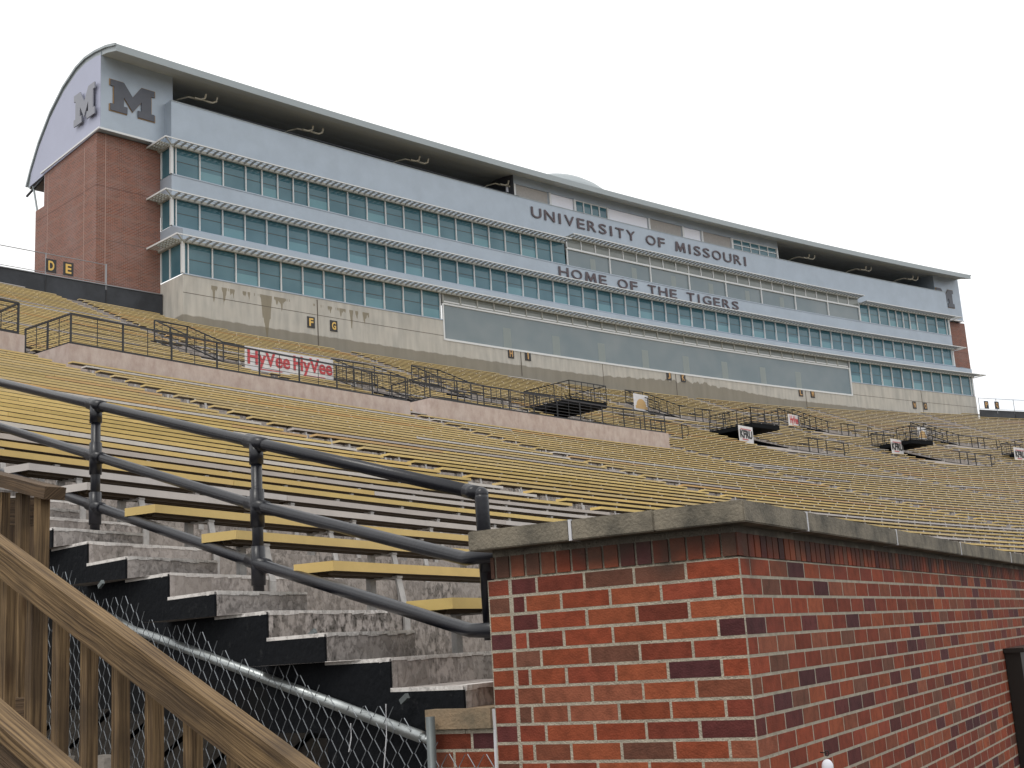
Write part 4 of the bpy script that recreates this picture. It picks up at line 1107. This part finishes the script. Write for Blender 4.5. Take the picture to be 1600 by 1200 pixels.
# --- sunshades
m_soffit2 = mat('sunshade_bracket_metal', (.22, .23, .23), .5)
def sunshade(s0, s1, e, z, depth=1.0, left=False, right=False):
    o = MB(); zt_ = z
    def run(a, b): 
        n = max(1, round((b-a)/1.78)); return [a+(b-a)*i/n for i in range(n+1)]
    L0 = s0-(1.0 if left else 0); R0 = s1+(1.1 if right else 0)
    for a, b in zip(run(L0, R0)[:-1], run(L0, R0)[1:]):
        for ee, h, t_ in ((e-depth, .075, .03),):
            A = fp(a, ee, zt_); B = fp(b, ee, zt_)
            o.bar(A, B, .05, h, m_frame)
    for a, b in zip(run(s0, s1)[:-1], run(s0, s1)[1:]):
        o.bar(fp(a, e-.10, zt_-.07), fp(b, e-.10, zt_-.07), .18, .20, m_shade)
        for q in (.45, .75): o.bar(fp(a, e-depth*q-.06, zt_+.03), fp(b, e-depth*q-.06, zt_+.03), .05, .02, m_shade, up=(0, 0, 1))
    n = int((s1-s0)/.50)
    for i in range(n+1):
        s = s0+.1+i*(s1-s0-.2)/n
        A = fp(s, e-.15, zt_-.05); B = fp(s, e-depth+.02, zt_-.0); o.bar(A, B, .07, .13, m_soffit2)
    if left:
        o.bar(fp(L0, e-depth, zt_), fp(L0, 1.7, zt_), .05, .11, m_frame); o.bar(fp(s0-.1, e, zt_-.07), fp(s0-.1, 1.7, zt_-.07), .18, .2, m_shade)
        o.bar(fp(L0, e-depth, zt_), fp(s0, e, zt_), .06, .12, m_shade)
        for q in (.3, .5, .7, .9): o.bar(fp(s0-1.0*q, e-.1*q, zt_), fp(s0-1.0*q, 1.6, zt_), .10, .022, m_shade)
        for i in range(5): ee = e+.1+i*.42; o.bar(fp(s0-.1, min(ee, 1.55), zt_-.03), fp(L0, min(ee, 1.55), zt_), .05, .13, m_shade)
    if right:
        o.bar(fp(R0, e-depth, zt_), fp(R0, 1.7, zt_), .05, .11, m_frame); o.bar(fp(R0, e-depth, zt_), fp(s1, e, zt_), .06, .12, m_shade)
    return o.build('sunshade', bd)
sunshade(0, 37.6, 0, 34.56, 1.0, left=True); sunshade(80.7, 96.9, 0, 34.56, 1.0, right=True); sunshade(37.9, 80.4, 0, 35.12, 1.0)
sunshade(0, 96.9, 0, 30.88, 1.0, left=True, right=True); sunshade(0, 97.9, eC, 27.40, left=True, right=True)
mb = MB(); strip(mb, 37.9, 80.4, .0-.01, 34.95, 35.0, m_frame)
mb.build('window_head', bd)
# --- brick ends
def brick_end(s_out, s_in, nm):
    mb = MB(); eb = 1.5
    a, b = min(s_out, s_in), max(s_out, s_in)
    strip(mb, a, b, eb, 18.5, 34.80, m_farbrick)
    side(mb, s_out, eb, 9.0, 18.5, 34.80, m_farbrick); side(mb, s_out, 9.0, 10.3, 18.5, 31.9, m_farbrick)
    hstrip(mb, a, b, eb, 9.0, 34.80, m_farbrick); hstrip(mb, a, b, 9, 10.3, 31.9, m_farbrick)
    mb.face([fp(a, 9, 31.9), fp(b, 9, 31.9), fp(b, 9, 34.8), fp(a, 9, 34.8)], m_farbrick); mb.face([fp(a, 10.3, 18.5), fp(b, 10.3, 18.5), fp(b, 10.3, 31.9), fp(a, 10.3, 31.9)], m_farbrick)
    return mb.build(nm, bd)
brick_end(SB0, .0, 'brick_end_wall'); brick_end(102.0, SE, 'brick_end_wall')
mb = MB(); m_cjoint = mat('pale_control_joint', (.38, .26, .22), .8)
strip(mb, SB0+.62, SB0+.68, 1.494, 18.5, 34.8, m_cjoint); 
for e_ in (3.1, 8.4): mb.face([fp(SB0-.006, e_, 18.5), fp(SB0-.006, e_+.06, 18.5), fp(SB0-.006, e_+.06, 34.2), fp(SB0-.006, e_, 34.2)], m_cjoint)
mb.build('control_joints', bd)
mb = MB(); side(mb, SE+.0, -.0, 1.5, 27.3, 37.78, m_metal); mb.build('end_return', bd)
# roof profile (e, z)
PROF = [(-1.09, 40.02), (.2, 40.38), (1.69, 40.62), (3.1, 40.70), (4.4, 40.51), (6.26, 39.8), (8.16, 38.59), (9.88, 36.94), (11.03, 35.39), (11.75, 34.2)]
mb = MB(); R0_, R1_ = SB0, 100.7; n = 60; th = .5
xs = [R0_+(R1_-R0_)*i/n for i in range(n+1)]
LOW = [(PROF[0][0], 39.52)]+[(e_-.0, z-th) for e_, z in PROF[1:-1]]+[(11.3, 33.85)]
for a, b in zip(xs[:-1], xs[1:]):
    for (e0, z0), (e1, z1) in zip(PROF[:-1], PROF[1:]): mb.face([fp(a, e0, z0), fp(b, e0, z0), fp(b, e1, z1), fp(a, e1, z1)], m_roof)
    for (e0, z0), (e1, z1) in zip(LOW[:-1], LOW[1:]): mb.face([fp(b, e0, z0), fp(a, e0, z0), fp(a, e1, z1), fp(b, e1, z1)], m_soffit)
    mb.face([fp(a, *PROF[0]), fp(b, *PROF[0]), fp(b, *LOW[0]), fp(a, *LOW[0])], m_roof)
    mb.face([fp(a, *PROF[-1]), fp(b, *PROF[-1]), fp(b, *LOW[-1]), fp(a, *LOW[-1])], m_roof)
for s in (R0_, R1_):
    for i in range(len(PROF)-1): mb.face([fp(s, *PROF[i]), fp(s, *PROF[i+1]), fp(s, *LOW[i+1]), fp(s, *LOW[i])], m_roof)
roof = mb.build('roof', bd)
for s in (R0_-.06, R1_+.06):
    mb = MB()
    for i in range(len(PROF)-1):
        A, B = fp(s, PROF[i][0], PROF[i][1]), fp(s, PROF[i+1][0], PROF[i+1][1]); mb.bar(A-Vector((0, 0, .06)), B-Vector((0, 0, .06)), .12, .16, m_roof)
    mb.build('edge_trim', roof)
# dome on the roof
mb = MB(); nu, nv = 24, 8
def dome(u, v):
    t = math.pi*u/nu; ph = math.pi/2*v/nv
    return fp(44.6+7.4*math.cos(t)*math.cos(ph), 6.5+3.2*math.sin(2*t)*0+3.6*math.sin(t)*math.cos(ph)*0+(u/nu-.5)*0, 40.0+4.35*math.sin(ph))
for i in range(nu*2):
    for j in range(nv):
        def D(i_, j_):
            t = math.pi*i_/nu; ph = math.pi/2*j_/nv
            return fp(44.8+7.3*math.cos(t)*math.cos(ph), 6.5+3.8*math.sin(t)*math.cos(ph), 39.4+4.95*math.sin(ph))
        mb.face([D(i, j), D(i+1, j), D(i+1, j+1), D(i, j+1)], m_roof)
mb.build('roof_dome', bd, True)
# gable cladding and front logo panels
def gable(s, sgn):
    mb = MB(); top = [(e_, z-.46) for e_, z in PROF if e_ > .9]; pts = [(.9, 34.82), (.9, 40.02)]+[(e_, z) for e_, z in top if e_ > 1.0][:-1]+[(11.25, 34.0), (8.98, 34.2)]
    P_ = [fp(s, e_, z) for e_, z in pts]; mb.prism(P_ if sgn < 0 else list(reversed(P_)), f_right(s)*.12*(-sgn), m_gable)
    return mb.build('gable_cladding', bd)
gable(SB0-.05, -1); gable(100.95, 1)
mb = MB(); strip(mb, SB0-.05, .62, .88, 34.86, 40.25, m_metal); side(mb, .62, .88, 8.0, 37.0, 40.5, m_metal); hstrip(mb, SB0-.05, .62, .88, 1.6, 34.86, m_metal); mb.build('corner_panel', bd)
mb = MB(); strip(mb, 96.2, 100.95, .88, 34.86, 40.25, m_metal); side(mb, 96.2, .88, 8.0, 37.0, 40.5, m_metal); hstrip(mb, 96.2, 100.95, .88, 1.6, 34.86, m_metal); mb.build('corner_panel', bd)
mb = MB(); strip(mb, SB0-.1, .0, .82, 34.74, 34.88, m_frame); mb.build('drip_edge', bd); mb = MB(); strip(mb, SE, 101., .82, 34.74, 34.88, m_frame); mb.build('drip_edge', bd); mb = MB()
mb.bar(fp(SB0-.17, .8, 34.80), fp(SB0-.17, 9.2, 34.32), .08, .12, m_frame)
mb.build('drip_edge', bd)
# strut under the rear eave
mb = MB(); 
for s in (SB0+.1, SB0+4, 101.0):
    mb.tube([fp(s, 10.25, 31.9), fp(s, 11.0, 34.1)], .07, m_roof, 8); mb.tube([fp(s, 9.05, 31.9), fp(s, 9.05, 34.5)], .09, m_frame, 8); mb.bar(fp(s, 9.0, 34.2), fp(s, 12.0, 33.55), .12, .12, m_darkpan)
mb.build('eave_strut', bd)
# terrace void: floor, back wall, dividers
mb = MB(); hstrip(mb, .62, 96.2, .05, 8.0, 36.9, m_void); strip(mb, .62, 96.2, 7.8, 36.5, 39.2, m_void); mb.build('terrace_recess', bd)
# infill wall in the middle
mb = MB(); e_ = .45; strip(mb, 32.5, 68.5, e_, 39.12, 40.1, m_metal); hstrip(mb, 32.5, 68.5, e_, e_+.12, 39.12, m_metal); side(mb, 32.5, e_, 8, 36.9, 40.3, m_void); side(mb, 68.5, e_, 8, 36.9, 40.3, m_void)
strip(mb, 32.5, 68.5, e_+.12, 36.9, 39.12, m_metal); mb.build('penthouse_wall', bd)
for a, b, m_ in ((32.85, 36.55, m_beige), (37.0, 39.65, m_white), (44.1, 49.3, m_white), (49.65, 54.0, m_beige), (54.4, 56.75, m_white), (57.1, 61.2, m_beige)):
    q = MB(); strip(q, a, b, e_+.10, 37.0, 39.1, m_); q.build('infill_panel', bd)
for s in (32.6, 36.78, 39.8, 44.0, 49.5, 54.2, 56.95, 61.35, 68.35):
    mb = MB(); mb.box(fp(s, e_+.04, 38.0), f_right(s)*.10, f_out(s)*.08, Vector((0, 0, 1.1)), m_frame); mb.build('post', bd)
for a, b, n_, rows_ in ((39.9, 43.9, 4, 1), (61.5, 68.2, 5, 2)):
    wdt = (b-a)/n_
    for i in range(n_):
        q = MB(); strip(q, a+i*wdt+.05, a+(i+1)*wdt-.05, e_+.07, 37.6, 39.0, m_glass, step=3); o = q.build('penthouse_window', bd)
        f = MB(); s = a+i*wdt; f.box(fp(s, e_+.04, 38.3), f_right(s)*.05, f_out(s)*.05, Vector((0, 0, .8)), m_frame)
        for z in ([37.95, 39.06] if rows_ == 1 else [37.95, 38.5, 39.06]): f.box(fp(s+wdt/2, e_+.045, z), f_right(s)*wdt/2, f_out(s)*.045, Vector((0, 0, .045)), m_frame)
        f.build('frame', o)
# service pipe and bracket arms under the roof
mb = MB(); mb.tube([fp(s, 5.2, 39.0) for s in [9+i*2 for i in range(12)]], .09, m_lamp, 8); mb.tube([fp(9, 5.2, 39.0), fp(9, 5.2, 38.2)], .09, m_lamp, 8); mb.build('service_pipe', bd)
def arm(s, flip=1):
    mb = MB(); d = flip
    mb.tube([fp(s-1.3*d, 4.2, 38.1), fp(s-.2*d, 2.0, 39.05), fp(s+.25*d, 1.4, 39.15), fp(s+.9*d, 1.1, 39.0)], .065, m_lamp, 8)
    for q in (0., .9):
        s1 = s+.9*d+q*d; mb.tube([fp(s1-.4*d, 1.0, 39.0), fp(s1, .9, 38.95), fp(s1+.32*d, .85, 39.1), fp(s1+.38*d, .8, 39.42)], .075, m_lamp, 8)
    mb.tube([fp(s+.5*d, 1.05, 39.05), fp(s+1.5*d, 1.0, 39.0)], .055, m_lamp, 8)
    return mb.build('pipe_arm', bd)
for s in (1.9, 11.0, 21.3, 31.0, 72.8, 82.5, 91.0): arm(s)
mb = MB(); mb.tube([fp(32.4, 1.2, 39.2), fp(32.4, 1.2, 38.5)], .12, m_white, 8); mb.build('hanging_lamp', bd)
mb = MB()
for i in range(40):
    s = 1+i*.8
    if s < 33: mb.bar(fp(s, .4, 37.8), fp(s, .4, 38.0), .03, .03, m_void)
mb.bar(fp(.8, .4, 38.02), fp(33, .4, 38.02), .04, .04, m_void); mb.build('terrace_rail', bd)
# --- lettering
def m_glyph():
    mb = MB(); q = [(0, 0), (.08, 1), (.25, 1), (.5, .38), (.75, 1), (.92, 1), (1, 0), (.80, 0), (.76, .60), (.54, .02), (.46, .02), (.24, .60), (.20, 0)]
    mb.prism([(x, y, .025) for x, y in q], (0, 0, -.05), m_let); o = mb.build('letter'); me = o.data; bpy.data.objects.remove(o); return me
def line_of_text(txt, s0, s1, z0, h, e, wide):
    W_ = {'I': .42, ' ': .62, 'M': 1.22, 'O': 1.12, 'N': 1.05, 'U': 1.02, 'G': 1.02, 'H': 1.02, 'S': .82, 'E': .80, 'F': .78, 'R': .92, 'T': .92, 'Y': .96, 'V': 1.0}
    tot = sum(W_[c]+.30 for c in txt)-.30; k = (s1-s0)/tot; x = s0; cache = {}
    for c in txt:
        wc = W_[c]*k
        if c != ' ':
            me = text_mesh(c, 1.0, m_let, .05, .006) if c != 'M' else m_glyph(); xs_ = [v.co.x for v in me.vertices]; ys_ = [v.co.y for v in me.vertices]; wx = max(xs_)-min(xs_); hy = max(ys_)-min(ys_); cx = (max(xs_)+min(xs_))/2
            for v in me.vertices: v.co.x = (v.co.x-cx)/wx*(wc if c != 'I' else .24*h/.9); v.co.y = (v.co.y-min(ys_))/hy*h
            s = x+wc/2; place_mesh(me, 'letter', fp(s, e-.06, z0), f_right(s), (0, 0, 1), bd)
        x += wc+.30*k
line_of_text('UNIVERSITY OF MISSOURI', 33.9, 62.7, 36.18, .95, 0, 1)
line_of_text('HOME OF THE TIGERS', 36.7, 60.75, 31.33, .86, 0, 1)
MP = [(0, 1), (.30, 1), (.5, .60), (.70, 1), (1, 1), (1, .80), (.92, .80), (.92, .22), (1, .22), (1, 0), (.62, 0), (.62, .22), (.70, .22), (.70, .52), (.5, .12), (.30, .52), (.30, .22), (.38, .22), (.38, 0), (0, 0), (0, .22), (.08, .22), (.08, .80), (0, .80)]
m_logo2 = mat('pale_grey_logo', (.24, .25, .29), .45)
def logo(org, right, up, wd_, ht, nrm, lm=None):
    right = Vector(right); up = Vector(up); a = MB(); b = MB()
    cx, cy = .5, .5
    P_ = [org+right*(x*wd_)+up*(y*ht)+nrm*.10 for x, y in MP]; a.prism(P_, -nrm*.08, lm or m_logo); o = a.build('logo', bd)
    if lm: return
    P2 = [org+right*((.5+(x-.5)*1.045)*wd_)+up*((.5+(y-.5)*1.045)*ht)+nrm*.05 for x, y in MP]; b.prism(P2, -nrm*.045, m_edge); b.build('edging', o)
logo(fp(-4.0, .88, 36.25), f_right(-2), (0, 0, 1), 3.2, 2.18, f_out(-2))
logo(fp(96.35, .88, 36.3), f_right(98), (0, 0, 1), 3.2, 2.18, f_out(98))
logo(fp(SB0-.17, 4.2, 35.95), f_out(SB0), (0, 0, 1), 2.9, 2.25, -f_right(SB0), m_logo2)

# --- section letter signs on the concrete wall and the fence
def sign(letter, org, right, up, nrm, label, sz=.80, gold=m_gold):
    e_ = empty('section_sign'); tag(e_, label, 'sign', 'lettered section signs along the back of the stand')
    mb = MB(); w_ = sz*.78; mb.prism([org-right*w_/2, org+right*w_/2, org+right*w_/2+up*sz, org-right*w_/2+up*sz], -nrm*.04, m_sign)
    mb.build('board', e_)
    me = text_mesh(letter, 1.0, gold, .02, .03); xs_ = [v.co.x for v in me.vertices]; ys_ = [v.co.y for v in me.vertices]; cx = (max(xs_)+min(xs_))/2; wx = max(xs_)-min(xs_); hy = max(ys_)-min(ys_)
    for v in me.vertices: v.co.x = (v.co.x-cx)/wx*(sz*.44 if letter != 'I' else sz*.16); v.co.y = (v.co.y-min(ys_))/hy*sz*.72
    place_mesh(me, 'letter', org+up*sz*.14+nrm*.012, right, up, e_)
m_dullgold = mat('faded_gold_letter', (.50, .30, .12), .6)
for L_, s in (('F', 10.03), ('G', 11.98), ('H', 29.26), ('I', 31.12), ('J', 48.27), ('K', 50.16), ('L', 67.27), ('M', 69.13), ('N', 86.24), ('O', 88.18)):
    sign(L_, fp(s, eC-.05, 22.84), f_right(s), Vector((0, 0, 1)), f_out(s), 'black section sign with gold letter %s on the concrete wall' % L_, gold=m_gold if L_ in 'FG' else m_dullgold)

# ================================================================== BACK WALLS AND FENCES LEFT AND RIGHT OF THE BUILDING
def back_wall(s0, s1, z0, z1, lab, labf, frac, row=False):
    """panelled wall in line with the brick ends; z0 foot, z1 top"""
    e_ = empty('black_back_wall'); tag(e_, lab, 'wall'); mb = MB(); cap = MB(); jt = MB()
    n = 16; P_ = [fp(s0+(s1-s0)*i/n, 1.15, z0-1.2) for i in range(n+1)]; zt_ = [z1+ZC]*(n+1)
    if row: P_ = [SP(s0+(s1-s0)*i/n, -38.55, dz=-1.2) for i in range(n+1)]; zt_ = [p.z+1.2-.25+.95 for p in P_]
    for i in range(n):
        a, b = P_[i], P_[i+1]; mb.prism([a, b, G(b, zt_[i+1]), G(a, zt_[i])], -f_out(s0)*.1, m_darkpan)
        cap.bar(G(a, zt_[i]+.02), G(b, zt_[i+1]+.02), .14, .05, m_fence)
        if i % 2 == 0: jt.bar(a+f_out(s0)*.03, G(a, zt_[i])+f_out(s0)*.03, .05, .05, m_blk, up=(0, 1, 0))
    mb.build('panels', e_); cap.build('cap_rail', e_); jt.build('panel_battens', e_)
    f_ = empty('back_fence'); tag(f_, labf, 'fence'); r = MB(); r2 = MB(); m_ = int(n*frac)
    for i in range(m_):
        a, b = P_[i], P_[i+1]; r.tube([G(a, zt_[i]+1.38), G(b, zt_[i+1]+1.38)], .028, m_fence, 6, False); r2.tube([G(a, zt_[i]+.16), G(b, zt_[i+1]+.16)], .022, m_fence, 6, False)
    r.build('top_rail', f_, True); r2.build('bottom_rail', f_, True)
    for i in range(0, m_+1, 1 if frac == 1 else 2):
        q = MB(); q.tube([G(P_[i], zt_[i]-.3), G(P_[i], zt_[i]+1.42)], .035 if i < m_-1 else .06, m_fence, 6); q.build('post', f_)
    return P_, zt_
PL, ZL = back_wall(-32, -.05, 23.2, 24.27, 'black panelled wall along the top of the stand left of the brick end', 'thin grey pipe fence on the black wall at upper left', .9)
PRr, ZR = back_wall(110.2, 150, 23.3, 24.02, 'black panelled wall along the top of the stand right of the building', 'thin grey pipe fence right of the building against the sky', 1, True)
def on_path(P_, Z_, t):
    x = t*(len(P_)-1); i = min(int(x), len(P_)-2); f = x-i; p = P_[i].lerp(P_[i+1], f); r = (P_[i+1]-P_[i]); r.z = 0; r.normalize(); return p, Z_[i]*(1-f)+Z_[i+1]*f, r
def near_px(P_, Z_, px):
    best = min((abs((proj_px(on_path(P_, Z_, t/400)[0]) or (1e9,))[0]-px*.64), t/400) for t in range(401)); return on_path(P_, Z_, best[1])
for L_, px, P_, Z_, g_ in (('D', 78, PL, ZL, m_gold), ('E', 104.5, PL, ZL, m_gold), ('P', 1545.5, PRr, ZR, m_dullgold), ('Q', 1562, PRr, ZR, m_dullgold)):
    p, z, r = near_px(P_, Z_, px)
    p = G(p, z); nrm = r.cross(Vector((0, 0, 1)))
    if nrm.y > 0: nrm = -nrm
    sign(L_, G(p, z+.2)+nrm*.06, r, Vector((0, 0, 1)), nrm, 'black section sign with gold letter %s hung on the pipe fence' % L_, sz=.86, gold=g_)
